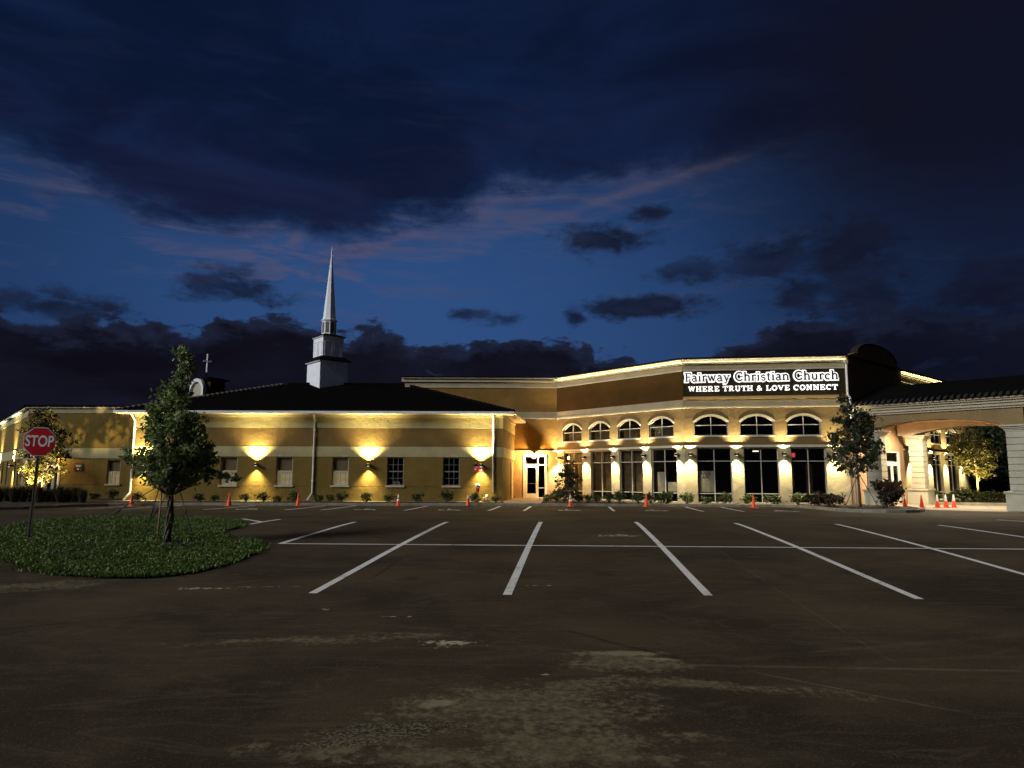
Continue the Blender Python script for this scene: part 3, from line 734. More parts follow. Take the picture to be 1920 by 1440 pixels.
# tile courses
for k in range(1,26):
    f = k/26; z = ez+.06+half*rise*f; y = ey0+half*f; xa = ex0+half*f; xb = ex1-half*f
    roof.box(xa,xb,y-.03,y+.02,z+.005,z+.035, m_roof)
ro = part(roof, 'roof')
def caps(p, q, name='hip_tiles', m=None, step=.30, w=.11):
    mb = MB(); p = Vector(p); q = Vector(q); L = (q-p).length; d = (q-p)/L; n = int(L/step)
    for i in range(n):
        a = p+d*step*i; b = p+d*(step*i+step*1.12)
        mb.tube([a+Vector((0,0,.05)), b+Vector((0,0,.02))], [w,w*.82], m or m_hip, 8)
    return part(mb, name, ro)
caps(A[0], A[4]); caps(A[4], A[5], m=m_roof); caps(A[1], A[5], m=m_roof)
# rear/other walls of wing
mb = MB()
for a,b in (((.17,46.3),(.17,53.2)),((.17,53.2),(-21.3,53.2)),((-21.3,53.2),(-21.3,40))):
    fr = Frame(a,b); mb.fbox(fr, 0.05,fr.L-.05,-.2,0,BZ,4.86, m_tan)
part(mb, 'rear_wall')
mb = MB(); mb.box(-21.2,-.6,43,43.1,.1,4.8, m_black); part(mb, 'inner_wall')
# downspouts
def downspout(fr, t, zt, zb=.15, n=.0, eave=.55, kick=True, jog=0):
    mb = MB(); r = .05
    pts = [fr(t+jog,eave,zt),fr(t+jog,eave*.9,zt-.12),fr(t,.07+n,zt-.45),fr(t,.07+n,zb+.45)]
    if kick: pts += [fr(t,.08+n,zb+.38),fr(t-.18,.35+n,zb)]
    mb.tube(pts, r, m_white, 8)
    for z in (1.2,2.8,4.0): mb.fbox(fr, t-.08,t+.08,0,.06,z,z+.04, m_white)
    return part(mb, 'downspout')
downspout(FW, .12, 4.92); downspout(FW, FW.t(587), 4.92, kick=True, jog=.05); downspout(FW, FW.t(924.5), 4.92, kick=False)
mb = MB(); mb.fbox(FC, FC.L-.02,FC.L+.12,.02,.24,7.38,7.55, m_trim); mb.tube([FC(FC.L+.06,.10,7.5),FC(FC.L+.06,.10,5.75),FC(FC.L+.14,.2,5.6),FC(FC.L+.14,.2,.2)], .055, m_white, 8); part(mb, 'downspout')

# ---- annex on the left
mb = MB()
fw0 = FL.t(198)+0; win = (FL.t(199.5), FL.t(224)); dr = (FL.t(86), FL.t(109))
mb.plate(FL, rect(0,FL.L,BZ,.895), [rect(dr[0],dr[1],.12,.895)], 0,-.2, m_tan)
mb.plate(FL, rect(0,FL.L,.915,2.48), [rect(win[0],win[1],WZ0,2.38),rect(dr[0],dr[1],.915,2.1)], 0,-.2, m_tan)
mb.fbox(FL, 0,FL.L,-.2,.03,2.48,3.09, m_cream); mb.plate(FL, rect(0,FL.L,3.09,5.20), [], 0,-.2, m_tan)
mb.fbox(FL, 0,FL.L,-.2,.03,5.20,5.50, m_cream); mb.fbox(FL, -.1,FL.L,-.2,.12,5.50,5.58, m_trim); mb.fbox(FL, -.1,FL.L,-.2,.16,5.58,5.68, m_roof)
part(mb, 'wall')
sash(FL, win[0], win[1], 0, WZ0, 2.38)
o = cross_frame(FL, rect(dr[0],dr[1],.12,2.1), .07, [], -.12,-.02, 'door_frame', m_white)
tr = MB(); tr.fbox(FL, dr[0]-.1,dr[0],0,.04,.1,2.18, m_trim); tr.fbox(FL, dr[1],dr[1]+.1,0,.04,.1,2.18, m_trim); part(tr, 'door_trim')
# gabled porch hood with posts
px0, px1 = FL.t(72), FL.t(133); pm = (px0+px1)/2; hood = MB()
for s in (-1,1):
    e = pm+s*(px1-px0)/2
    hood.box8([FL(pm,1.6,3.05),FL(e,1.6,2.45),FL(e,0.03,2.45),FL(pm,.03,3.05),FL(pm,1.6,3.15),FL(e,1.6,2.53),FL(e,.03,2.53),FL(pm,.03,3.15)] if s > 0 else [FL(e,1.6,2.45),FL(pm,1.6,3.05),FL(pm,.03,3.05),FL(e,.03,2.45),FL(e,1.6,2.53),FL(pm,1.6,3.15),FL(pm,.03,3.15),FL(e,.03,2.53)], m_roof)
hd = part(hood, 'porch_hood')
for e in (px0+.1,px1-.1):
    p = MB(); p.fbox(FL, e-.08,e+.08,1.4,1.55,.1,2.46, m_trim); part(p, 'porch_post', hd)
p = MB(); p.fbox(FL, px0,px1,1.42,1.54,2.33,2.45, m_trim); part(p, 'porch_beam', hd)
# annex left side
Lg = FG.L; tG = lambda px: FG.t(px)
gw = [(Lg-5.2,Lg-4.3),(Lg-3.4,Lg-2.6),(Lg-10.3,Lg-9.3),(Lg-13.4,Lg-12.4),(Lg-19,Lg-18)]
mb = MB()
mb.plate(FG, rect(0,Lg,BZ,2.48), [rect(a,b,.8,2.4) for a,b in gw], 0,-.2, m_tan)
mb.fbox(FG, 0,Lg,-.2,.03,2.48,3.09, m_cream); mb.fbox(FG, 0,Lg,-.2,0,3.09,5.0, m_tan); mb.fbox(FG, 0,Lg,-.2,.03,5.0,5.44, m_cream)
mb.fbox(FG, 0,Lg,-.2,.22,5.44,5.54, m_white); mb.fbox(FG, 0,Lg,-.2,.28,5.54,5.68, m_roof)
part(mb, 'wall')
for a,b in gw: cross_frame(FG, rect(a,b,.8,2.4), .05, [(a+.05,b-.05,1.58,1.62)], -.14,-.07, 'window', m_trim)
mb = MB(); c0 = (-29.3-.64*34,43.5+.77*34)
mb.add([(-29.3,43.55,5.5),(-21.3,43.55,5.5),(-21.3,70,5.5),(c0[0],c0[1],5.5)], [(0,1,2,3)], m_roof); part(mb, 'flat_roof')
mb = MB(); fr = Frame((-21.3,70),c0); mb.fbox(fr, 0,fr.L,-.2,0,BZ,5.5, m_tan); part(mb, 'rear_wall')

# ---- steeple
sx = at(609, 700, 46.8).x+.17; sy = 46.8
def sq(mb, s0, s1, z0, z1, m, n=4, rot=radians(5), c=None):
    c = c or (sx,sy)
    mb.lathe([(s0*sqrt(2)/2 if n == 4 else s0/2, z0),(s1*sqrt(2)/2 if n == 4 else s1/2, z1)], m, n, (c[0],c[1],0), rot, False)
ROT = radians(45+ (-39))
def Z(py, D, px=609): return at(px, py, D).z
z1_, z2_, z3_, z4_, zt_ = Z(681,46.8), Z(634,46.8), Z(601,46.8), Z(599,46.8), Z(459,46.8)
R_ = radians(45-50)
st = MB(); sq(st, 1.95,1.95,6.3,z1_-.08,m_steeple,rot=R_); sq(st, 2.10,2.22,z1_-.08,z1_,m_steeple,rot=R_); steeple = part(st, 'steeple')
c_ = MB(); sq(c_, 2.3,2.3,z1_+.004,z1_+.05,m_roof,rot=R_); sq(c_, 2.28,1.6,z1_+.05,z1_+.34,m_roof,rot=R_); part(c_, 'skirt_roof', steeple)
t2 = MB(); sq(t2, 1.44,1.44,z1_+.05,z2_-.07,m_steeple,rot=R_); sq(t2, 1.54,1.62,z2_-.07,z2_,m_steeple,rot=R_)
part(t2, 'upper_tier', steeple)
# recessed louvre panels: raised frames on each face
lv = MB()
for k in range(4):
    a = R_+radians(45)+k*pi/2; nx, ny = cos(a), sin(a); tx, ty = -ny, nx
    for s in (-.33,.33):
        for (u0,u1,w0,w1) in ((-.27,-.23,.35,1.35),(.23,.27,.35,1.35),(-.23,.23,.35,.39),(-.23,.23,1.31,1.35)):
            q = []
            for (uu,nn,zz) in ((u0,.72,w0),(u1,.72,w0),(u1,.75,w0),(u0,.75,w0),(u0,.72,w1),(u1,.72,w1),(u1,.75,w1),(u0,.75,w1)):
                q.append((sx+tx*(uu+s)+nx*nn, sy+ty*(uu+s)+ny*nn, z1_+zz))
            lv.box8(q, m_steeple)
part(lv, 'louvre_frame', steeple)
c2 = MB(); sq(c2, 1.70,1.70,z2_+.004,z2_+.04,m_roof,rot=R_); sq(c2, 1.68,.9,z2_+.04,z2_+.2,m_roof,rot=R_); part(c2, 'skirt_roof', steeple)
ln = MB(); ln.lathe([(.47,z2_+.08),(.47,z3_-.08),(.54,z3_-.05),(.54,z3_)], m_steeple, 8, (sx,sy,0), radians(22), False)
for k in range(8):
    a = radians(22+22.5+45*k); nx, ny = cos(a), sin(a); tx, ty = -ny, nx
    q = [(sx+tx*u+nx*n_, sy+ty*u+ny*n_, z) for z in (z2_+.3,z3_-.16) for u,n_ in ((-.11,.432),(.11,.432),(.11,.442),(-.11,.442))]
    ln.box8(q, m_galv)
part(ln, 'lantern', steeple)
sp = MB(); sp.lathe([(.50,z3_+.004),(.44,z3_+.06),(.40,z3_+.3),(.05,zt_-.9),(.012,zt_-.15),(.010,zt_)], m_steeple, 8, (sx,sy,0), radians(22), False); part(sp, 'spire', steeple)

# ---- bell tower with arched face and cross
D_ = 51.0; cx, cy = at(386.5,730,D_).x, D_
zt = Z(711,D_,400); s_ = 1.75
RB = radians(-8)
ux = Vector((cos(radians(38)),sin(radians(38)))); 
fr1 = Frame((cx-1.55, cy+1.05),(cx,cy)); fr2 = Frame((cx,cy),(cx+1.38,cy+1.2))
mb = MB()
mb.fbox(fr1, 0,fr1.L,-1.5,0,4.9,zt-.6, m_brown); mb.fbox(fr1, 0,fr1.L,-1.5,-.3,zt-.6,zt, m_brown)
tw = part(mb, 'bell_tower')
mb = MB(); mb.fbox(fr1, -.2,fr1.L+.2,-1.7,-.02,zt+.003,zt+.10, m_roof); mb.fbox(fr1, 0.1,fr1.L-.1,-1.4,-.1,zt+.10,zt+.2, m_roof); part(mb, 'tower_cap', tw)
mb = MB(); L1 = fr1.L
mb.plate(fr1, archpoly(.05,L1-.05,6.0,zt-.60,zt+.10,14), [archpoly(.28,L1-.28,6.2,zt-.62,zt-.14,14)], .22,.005, m_white)
mb.plate(fr1, archpoly(.28,L1-.28,6.2,zt-.62,zt-.14,14), [], .06,.004, m_pier)
part(mb, 'arched_face', tw)
pc = fr1(fr1.L*1.0,-.4,0); cxp = at(388.5,665,D_+.3)
zx0, zx1 = Z(712,D_,388), Z(662,D_,388)
mb = MB(); X0 = at(388.5,680,D_+.4).x; Y0 = D_+.4
mb.box(X0-.04,X0+.04,Y0-.04,Y0+.04,zx0,zx0+.6, m_roof); mb.box(X0-.05,X0+.05,Y0-.05,Y0+.05,zx0+.6,zx1, m_white)
fx = Frame((X0-.25,Y0-.13),(X0+.25,Y0+.13)); zc_ = zx0+.6+(zx1-zx0-.6)*.6
mb.fbox(fx, 0,fx.L,-.055,.055,zc_-.05,zc_+.06, m_white); part(mb, 'cross', tw)

# ---- entrance canopy
def PE(u, v, z): return FE(u, v, z)
U0, U1, V0, V1 = .85, 6.75, 1.0, 7.15
class FF:                              # frame from two canopy points
    pass
pts2 = lambda u,v: FE(u,v,0).xy
fFront = Frame(pts2(U0,V0-.9), pts2(U0,V1))          # outward = toward camera
fBack = Frame(pts2(U1,V0-.9), pts2(U1,V1))
fOut = Frame(pts2(U0,V1), pts2(U1,V1))
hw = .38
def archbeam(mb, fr, a, b, n1, n0, m, mi):
    w0, w1 = a, b
    poly = [(w0,4.62),(w0,3.86)]
    k = 16
    for i in range(k+1):
        t = a+.75+(b-1.5-a)*i/k; s = sin(pi*i/k)
        poly.append((t, 3.86+.42*s**.75 if 0 < i < k else 3.86))
    poly += [(w1,3.86),(w1,4.62)]
    poly = poly[::-1]
    area = sum(p[0]*q[1]-q[0]*p[1] for p,q in zip(poly, poly[1:]+poly[:1]))
    if area < 0: poly = poly[::-1]
    mb.plate(fr, poly, [], n1, n0, m)
    mb.plate(fr, poly, [], n0, n1, mi)
canopy = MB()
archbeam(canopy, fFront, .0, fFront.L+hw, hw, -hw, m_canopy, m_soffit)
archbeam(canopy, fBack, .0, fBack.L+hw, hw, -hw, m_soffit, m_soffit)
canopy.fbox(fOut, hw+.01,fOut.L-hw-.01,-hw,hw,3.95,4.62, m_canopy)
cn = part(canopy, 'entrance_canopy')
cor = MB()
for (z0,z1,o_) in ((4.625,4.72,.46),(4.72,4.86,.54),(4.86,4.98,.62),(4.98,5.06,.72),(5.06,5.15,.80)):
    cor.fbox(FE, U0-o_,U1+o_,.02,V1+o_,z0,z1-.002, m_ctrim)
part(cor, 'cornice', cn)
ce = MB(); ce.fbox(FE, U0+hw+.01,U1-hw-.01,.02,V1-hw-.01,4.56,4.60, m_soffit); part(ce, 'ceiling', cn)
rf = MB(); um = (U0+U1)/2; ov = .9; zr0 = 5.155; hr = (U1-U0)/2+ov; rr = hr*.34
q = [FE(U0-ov,.0,zr0),FE(U0-ov,V1+ov,zr0),FE(U1+ov,V1+ov,zr0),FE(U1+ov,0,zr0),FE(um,0,zr0+rr),FE(um,V1+ov,zr0+rr)]
rf.add(q, [(0,1,5,4),(1,2,5),(2,3,4,5),(0,3,2,1)], m_roof); rfo = part(rf, 'roof', cn)
tl = MB()
k = 0
while k*.28 < V1+ov:
    v = k*.28+.12; tl.tube([FE(U0-ov-.03,v,zr0+.035),FE(U0-ov+.35,v,zr0+.035+.13)], .075, m_tilee, 8); k += 1
for k in range(1,9):
    f = k/9; v1 = V1+ov; tl.fbox(FE, U0-ov+hr*f-.03,U0-ov+hr*f+.03,0,v1,zr0+rr*f,zr0+rr*f+.03, m_roof)
part(tl, 'eave_tiles', cn)
def pier(u, v):
    mb = MB(); w = .36
    mb.fbox(FE, u-.52,u+.52,v-.52,v+.52,.0,.78, m_pier); mb.fbox(FE, u-.58,u+.58,v-.58,v+.58,.782,.88, m_pier)
    z = .882; n = 9; hh = (3.55-z)/n
    for i in range(n): mb.fbox(FE, u-w,u+w,v-w,v+w,z+i*hh+.03,z+(i+1)*hh, m_pier); mb.fbox(FE, u-w+.05,u+w-.05,v-w+.05,v+w-.05,z+i*hh,z+i*hh+.03, m_pier)
    for i in range(4):
        e = w+.02+.045*(i**1.3); mb.fbox(FE, u-e,u+e,v-e,v+e,3.552+i*.075,3.552+(i+1)*.075-.002, m_pier)
    part(mb, 'pier', cn)
for u,v in ((U0,V0),(U1,V0),(U0,V1),(U1,V1)): pier(u,v)

# ------------------------------------------------------------------ wall lamps
WARM = (1,.80,.40); WARMW = (1,.84,.50)
lampmesh = {}; KUP = 1.0
def sconce(fr, t, z, label, pw_up, pw_dn, color=WARMW, up=80, dn=78, group=None):
    loc = fr(t, 0, z); rz = atan2(fr.d.y, fr.d.x)
    if 'o' not in lampmesh:
        o = thing('wall_lamp', loc, label, 'wall lamp', None, rz)
        b = MB(); b.plate(lambda a,n,zz: Vector((a,-n,zz)), [(-.09,-.065),(.09,-.065),(.10,.0),(.09,.065),(-.09,.065),(-.10,0)], [], .33,.06, m_bronze)
        b.box(-.05,.05,-.06,-.002,-.06,.06, m_bronze); b.build('housing', o)
        l = MB(); l.box(-.055,.055,-.31,-.22,.0655,.068, m_lens); l.box(-.055,.055,-.31,-.22,-.068,-.0655, m_lens); l.build('lens', o)
        lampmesh['o'] = o
    else: o = dup(lampmesh['o'], loc, rz, label)
    o['group'] = 'up and down lamps on the church walls'
    near = .14; far = .27
    p = fr(t, near, z+.08); spot(p, fr.nv(.02), pw_up*2.6, 80, color, .9, .04)
    p = fr(t, far, z+.08); spot(p, fr.nv(-.12), pw_up*18, 112 if fr is FW else 96, color, 1.0)
    p = fr(t, near, z-.08); q = fr.nv(.02); spot(p, (q.x,q.y,-1), pw_dn*2.2, 76, color, .8, .02)
    p = fr(t, far, z-.08); q = fr.nv(-.10); spot(p, (q.x,q.y,-1), pw_dn*11, 92, color, 1.0)
for px, lab in ((270,'wall lamp behind the staked tree, by the left downspout'),(480.6,'wall lamp on the long wing, first one right of the staked tree'),(691,'wall lamp on the long wing, left of the two dark windows'),(902,'wall lamp right above the red fire notice')):
    sconce(FW, FW.t(px), 2.08, lab, 120, 70, (1,.80,.36))
for px, lab in ((1050.5,'wall lamp in the corner beside the glass side door'),(1098.7,'wall lamp on the pier just right of the small dark tree'),(1152.6,'wall lamp between the second and third storefronts of the slanted wall'),(1211.6,'wall lamp left of the storefront with paper notices'),(1273.5,"left lamp of the close pair below the left edge of the sign")):
    sconce(FB, FB.t(px), 2.66, lab, 62, 72, (1,.85,.52))
for px, lab in ((1295,"right lamp of the close pair below the left edge of the sign"),(1381.7,'wall lamp right of the storefront with the lettered poster'),(1471,'wall lamp left of the storefront with the red light inside'),(1566,'wall lamp at the right end of the sign wall, behind a tree')):
    sconce(FC, FC.t(px), 2.68, lab, 62, 72, (1,.85,.52))
for t, lab in ((8.3,'lamp on the hall wall directly beside the back pier of the canopy'),(11.6,'lamp left of the first storefront seen under the canopy'),(14.45,'lamp between the two storefronts seen under the canopy'),(17.6,'lamp on the last pier of the hall, farthest right under the canopy')):
    sconce(FE, t, 2.68, lab, 70, 95, (1,.86,.54))
for t, lab in ((5.8,'nearer of the two lamps on the receding left side wall, by the stop sign'),(15,'farther of the two lamps on the receding left side wall, at the photo edge')):
    sconce(FG, FG.L-t, 2.08, lab, 170, 130, (1,.84,.44))
# hooded lamp over the side door
pA = FA(FA.t(1001.5), 0, 3.0)
dl = thing('door_lamp', pA, 'small hooded lamp shining orange above the glass side door', 'wall lamp')
b = MB(); b.box(-.07,.07,-.22,0,-.02,.12, m_bronze); b.lathe([(.05,.02),(.13,-.06),(.15,-.10)], m_bronze, 14, (0,-.28,0)); b.build('hood', dl)
b = MB(); b.lathe([(.09,-.075),(.09,-.065)], m_lens, 12, (0,-.28,0)); b.build('bulb', dl)
l = bpy.data.lights.new('door_light', 'POINT'); l.energy = 620; l.color = (1,.56,.18); l.shadow_soft_size = .06
o = bpy.data.objects.new('lamp_light', l); COL.objects.link(o); o.location = pA+Vector((0,-.42,-.30))
o.rotation_euler = (radians(8),0,0)
# canopy ceiling lights
for i, (u,v) in enumerate(((3.8,2.2),(3.8,5.2))):
    p = FE(u,v,4.55)
    t = thing('ceiling_light', p, ('recessed round ceiling light of the entrance canopy, nearer the doors','recessed round ceiling light of the entrance canopy, farther from the doors')[i], 'ceiling light', 'recessed lights in the canopy ceiling')
    b = MB(); b.lathe([(.16,-.03),(.16,0)], m_white, 16); b.build('trim_ring', t); b = MB(); b.lathe([(.11,-.036),(.11,-.031)], m_lens, 16); b.build('lens', t)
    spot(p+Vector((0,0,-.08)), (0,0,-1), 1700, 170, (1,.80,.56), .3, .1)
p = FC(FC.t(1434), -2.4, 2.93)
t = thing('ceiling_light', p, 'small white light inside the dark hall, seen through the middle storefront under the sign', 'ceiling light')
b = MB(); b.box(-.16,.16,-.08,.08,0,.06, m_white); b.build('housing', t); b = MB(); b.box(-.14,.14,-.07,.07,-.03,-.002, m_lens); b.build('lens', t)
l = bpy.data.lights.new('room_light', 'POINT'); l.energy = 90; l.color = (1,.85,.6); l.shadow_soft_size = .1
o = bpy.data.objects.new('lamp_light', l); COL.objects.link(o); o.location = p+Vector((0,0,-.15))
# porch light of the annex hood
p = FL(pm-.0,.35,2.75); t = thing('porch_lamp', p, 'small lamp under the gabled hood over the left dark door', 'wall lamp')
b = MB(); b.lathe([(.02,.12),(.08,.08),(.09,-.06),(.03,-.08)], m_bronze, 10); b.build('housing', t); b = MB(); b.lathe([(.06,-.11),(.06,-.085)], m_lens, 10); b.build('bulb', t)
l = bpy.data.lights.new('porch_light', 'POINT'); l.energy = 150; l.color = (1,.62,.28); l.shadow_soft_size = .06
o = bpy.data.objects.new('lamp_light', l); COL.objects.link(o); o.location = p+Vector((0,-.1,-.2))

# ------------------------------------------------------------------ the lit sign
def arc(cx, cy, rx, ry, a0, a1, n=10): return [(cx+rx*cos(radians(a0+(a1-a0)*i/n)), cy+ry*sin(radians(a0+(a1-a0)*i/n))) for i in range(n+1)]
def sf(x, y, w=.16): return [(x-w,y),(x+w,y)]
T, B_ = .97, .03
L1G = {  # strokes: (points, weight) ; weight 1 = stem, .55 = thin
 'F': (.62, [([(.17,0),(.17,1)],1),([(.02,T),(.60,T)],.6),([(.60,T),(.60,.78)],.6),([(.17,.52),(.46,.52)],.6),([(.46,.62),(.46,.42)],.5),(sf(.17,B_,.15),.6)]),
 'C': (.82, [(arc(.46,.5,.38,.47,55,315,18),1),([(.72,.97),(.72,.70)],.6),([(.73,.30),(.73,.16)],.4)]),
 'h': (.70, [([(.16,0),(.16,1)],1),([(.04,T),(.16,T)],.6),(arc(.36,.44,.19,.20,170,0,9)+[(.55,0)],.9),(sf(.16,B_,.13),.6),(sf(.55,B_,.13),.6)]),
 'n': (.70, [([(.16,0),(.16,.64)],1),([(.04,.63),(.16,.63)],.6),(arc(.36,.44,.19,.20,170,0,9)+[(.55,0)],.9),(sf(.16,B_,.13),.6),(sf(.55,B_,.13),.6)]),
 'i': (.34, [([(.17,0),(.17,.64)],1),([(.05,.63),(.17,.63)],.6),(sf(.17,B_,.14),.6),([(.17,.82),(.17,.95)],1.3)]),
 'a': (.60, [([(.12,.55)]+arc(.28,.46,.17,.18,120,0,8)+[(.45,.08),(.58,.04)],.95),(arc(.27,.18,.18,.17,60,330,12),.85),([(.45,.36),(.30,.36)],.6)]),
 'r': (.50, [([(.16,0),(.16,.64)],1),([(.04,.63),(.16,.63)],.6),(arc(.38,.40,.22,.24,165,70,7),.9),([(.45,.62),(.47,.50)],.8),(sf(.16,B_,.14),.6)]),
 'w': (.90, [([(.12,.64),(.29,.02)],1),([(.29,.02),(.45,.58)],.7),([(.45,.58),(.62,.02)],1),([(.62,.02),(.79,.64)],.7),(sf(.12,.63,.12),.6),(sf(.79,.63,.12),.6),(sf(.45,.63,.08),.5)]),
 'y': (.66, [([(.13,.64),(.34,.04)],1),([(.55,.64),(.30,-.12),(.20,-.24),(.08,-.22)],.75),(sf(.13,.63,.13),.6),(sf(.55,.63,.12),.6)]),
 's': (.50, [(arc(.25,.47,.16,.15,35,230,9)+arc(.25,.17,.17,.15,50,-150,9),.9),([(.41,.62),(.41,.50)],.5),([(.08,.16),(.08,.02)],.5)]),
 't': (.44, [([(.20,.86),(.20,.14)]+arc(.32,.14,.12,.11,180,300,5),.95),([(.05,.63),(.40,.63)],.65)]),
 'u': (.70, [([(.15,.64),(.15,.22)]+arc(.33,.22,.18,.19,180,350,9),.95),([(.54,0),(.54,.64)],1),([(.03,.63),(.15,.63)],.6),([(.42,.63),(.54,.63)],.6),([(.54,B_),(.66,B_)],.6)]),
 'c': (.56, [(arc(.31,.32,.23,.29,50,310,14),.95),([(.48,.60),(.48,.46)],.5)]),
}
b2 = .12
L2G = {
 'W': (1.24, [([(.16,.95),(.37,.08)],1),([(.37,.08),(.60,.92)],.7),([(.60,.92),(.85,.08)],1),([(.85,.08),(1.06,.95)],.7),(sf(.16,.92,.15),.6),(sf(.60,.92,.14),.6),(sf(1.06,.92,.14),.6)]),
 'H': (1.05, [([(.24,0),(.24,1)],1.1),([(.80,0),(.80,1)],1.1),([(.24,.5),(.80,.5)],.6),(sf(.24,.94,.2),.6),(sf(.24,.06,.2),.6),(sf(.80,.94,.2),.6),(sf(.80,.06,.2),.6)]),
 'E': (.92, [([(.25,0),(.25,1)],1.1),([(.05,.94),(.80,.94)],.6),([(.05,.06),(.82,.06)],.6),([(.25,.5),(.60,.5)],.6),([(.78,1),(.78,.70)],.6),([(.81,.34),(.81,0)],.6),([(.58,.64),(.58,.36)],.5)]),
 'R': (1.05, [([(.25,0),(.25,1)],1.1),([(.05,.94),(.55,.94)]+arc(.55,.72,.22,.22,90,-90,8)+[(.25,.5)],.8),([(.50,.48),(.78,.06)],1),(sf(.25,.06,.2),.6),([(.70,.06),(.98,.06)],.6)]),
 'T': (.92, [([(.46,0),(.46,1)],1.1),([(.06,.94),(.86,.94)],.6),([(.07,1),(.07,.66)],.6),([(.85,1),(.85,.66)],.6),(sf(.46,.06,.2),.6)]),
 'U': (1.02, [([(.24,.94),(.24,.34)]+arc(.51,.34,.27,.30,180,360,10)+[(.78,.94)],1),(sf(.24,.94,.19),.6),(sf(.78,.94,.17),.6)]),
 '&': (1.06, [([(.90,.06),(.36,.62)]+arc(.45,.76,.16,.17,220,-60,9)+[(.30,.45)]+arc(.38,.26,.24,.21,130,300,8)+[(.78,.42),(.92,.46)],.8)]),
 'L': (.88, [([(.25,0),(.25,1)],1.1),(sf(.25,.94,.2),.6),([(.05,.06),(.80,.06)],.6),([(.79,.40),(.79,0)],.7)]),
 'O': (1.04, [(arc(.52,.5,.37,.42,0,360,20),1.05)]),
 'V': (1.02, [([(.18,.94),(.50,.08)],1.1),([(.50,.08),(.84,.94)],.7),(sf(.18,.93,.18),.6),(sf(.84,.93,.16),.6)]),
 'C': (1.00, [(arc(.52,.5,.37,.42,50,310,16),1.05),([(.84,1.0),(.84,.62)],.6)]),
 'N': (1.08, [([(.22,0),(.22,1)],.8),([(.22,.96),(.82,.06)],1.1),([(.82,0),(.82,1)],.8),(sf(.20,.94,.18),.6),(sf(.22,.06,.18),.6),(sf(.84,.94,.18),.6)]),
}
def ribbon(mb, fr, pts, w, n0, n1, m, ext=0):
    P = [Vector((x,y)) for x,y in pts]
    if ext: P[0] = P[0]-(P[1]-P[0]).normalized()*ext; P[-1] = P[-1]+(P[-1]-P[-2]).normalized()*ext
    Lf = []; Rt = []
    for i, p in enumerate(P):
        a = (P[i]-P[i-1]).normalized() if i else (P[1]-P[0]).normalized()
        b = (P[i+1]-P[i]).normalized() if i < len(P)-1 else a
        t = (a+b); t = t.normalized() if t.length > .2 else b
        n = Vector((-t.y,t.x)); k = min(1.6, 1/max(.3, n.dot(Vector((-a.y,a.x)))))
        Lf.append(p+n*w/2*k); Rt.append(p-n*w/2*k)
    vs = []
    for l_, r_ in zip(Lf,Rt): vs += [fr(r_.x,n1,r_.y),fr(l_.x,n1,l_.y),fr(l_.x,n0,l_.y),fr(r_.x,n0,r_.y)]
    fs = []
    for i in range(len(P)-1):
        a = 4*i; b = a+4
        for k in range(4): fs.append((a+k, b+k, b+(k+1)%4, a+(k+1)%4))
    e = 4*(len(P)-1); fs += [(3,2,1,0),(e,e+1,e+2,e+3)]
    mb.add(vs, fs, m)
sign = thing('lighted_sign', (0,0,0), 'lit lettering in two lines on the dark panel, haloed name above white motto', 'sign')
def word_line(text, G, t0, t1, zb, H, wt, gap, space, face, halo):
    tot = sum(space if c == ' ' else G[c][0]+gap for c in text)-gap
    k = (t1-t0)/tot; x = t0
    for c in text:
        if c == ' ': x += space*k; continue
        wd, strokes = G[c]; mb = MB(); hb = MB()
        for i, (pts, w) in enumerate(strokes):
            P = [(x+px_*k, zb+py_*H) for px_,py_ in pts]
            ribbon(mb, FC, P, wt*w, .10+i*.0015, .14+i*.0025, face)
            if halo: ribbon(hb, FC, P, wt*w+.125, .035+i*.001, .050+i*.0015, halo, .06)
        o = mb.build('letter', sign)
        if halo: hb.build('halo', o)
        x += (wd+gap)*k
word_line('Fairway Christian Church', L1G, FC.t(1289), FC.t(1581), 6.57, .46, .078, .06, .46, m_letter, m_halo)
word_line('WHERE TRUTH & LOVE CONNECT', L2G, FC.t(1295), FC.t(1579), 6.02, .28, .058, .07, .50, m_lit, None)

# ------------------------------------------------------------------ text helper (built-in font)
def textmesh(name, s, size, m, parent=None, extrude=.002, offset=0, align='CENTER'):
    cu = bpy.data.curves.new(name, 'FONT'); cu.body = s; cu.size = size; cu.extrude = extrude; cu.offset = offset; cu.align_x = align; cu.align_y = 'CENTER'
    o = bpy.data.objects.new('tmp', cu); COL.objects.link(o)
    dg = bpy.context.evaluated_depsgraph_get(); me = bpy.data.meshes.new_from_object(o.evaluated_get(dg)); COL.objects.unlink(o); bpy.data.objects.remove(o)
    r = bpy.data.objects.new(name, me); COL.objects.link(r); me.materials.clear(); me.materials.append(m)
    if parent: r.parent = parent
    return r
def stand_text(o, loc, d, sx=1): # stand text up on a wall whose right-hand direction is angle d
    o.location = loc; o.rotation_euler = (pi/2,0,d); o.scale = (sx,1,1)
angC = atan2(FC.d.y, FC.d.x)
a = loC[0][0]
for s_t, zz in (('RAISE',1.66),('APE',1.46)):
    o = textmesh('poster_text', s_t, .22, m_ink, church); o.matrix_parent_inverse = church_inv; stand_text(o, FC(a+.44,-.165,zz), angC)
mb = MB(); mb.box(-.16,.16,-.03,.03,-.11,.11, m_redexit)
ex = mb.build('exit_sign'); ex.location = FC(FC.t(1494),-.9,2.66); ex.rotation_euler = (0,0,angC)
ex['label'] = 'small glowing red exit sign behind the glass of the storefront nearest the entrance'; ex['category'] = 'sign'

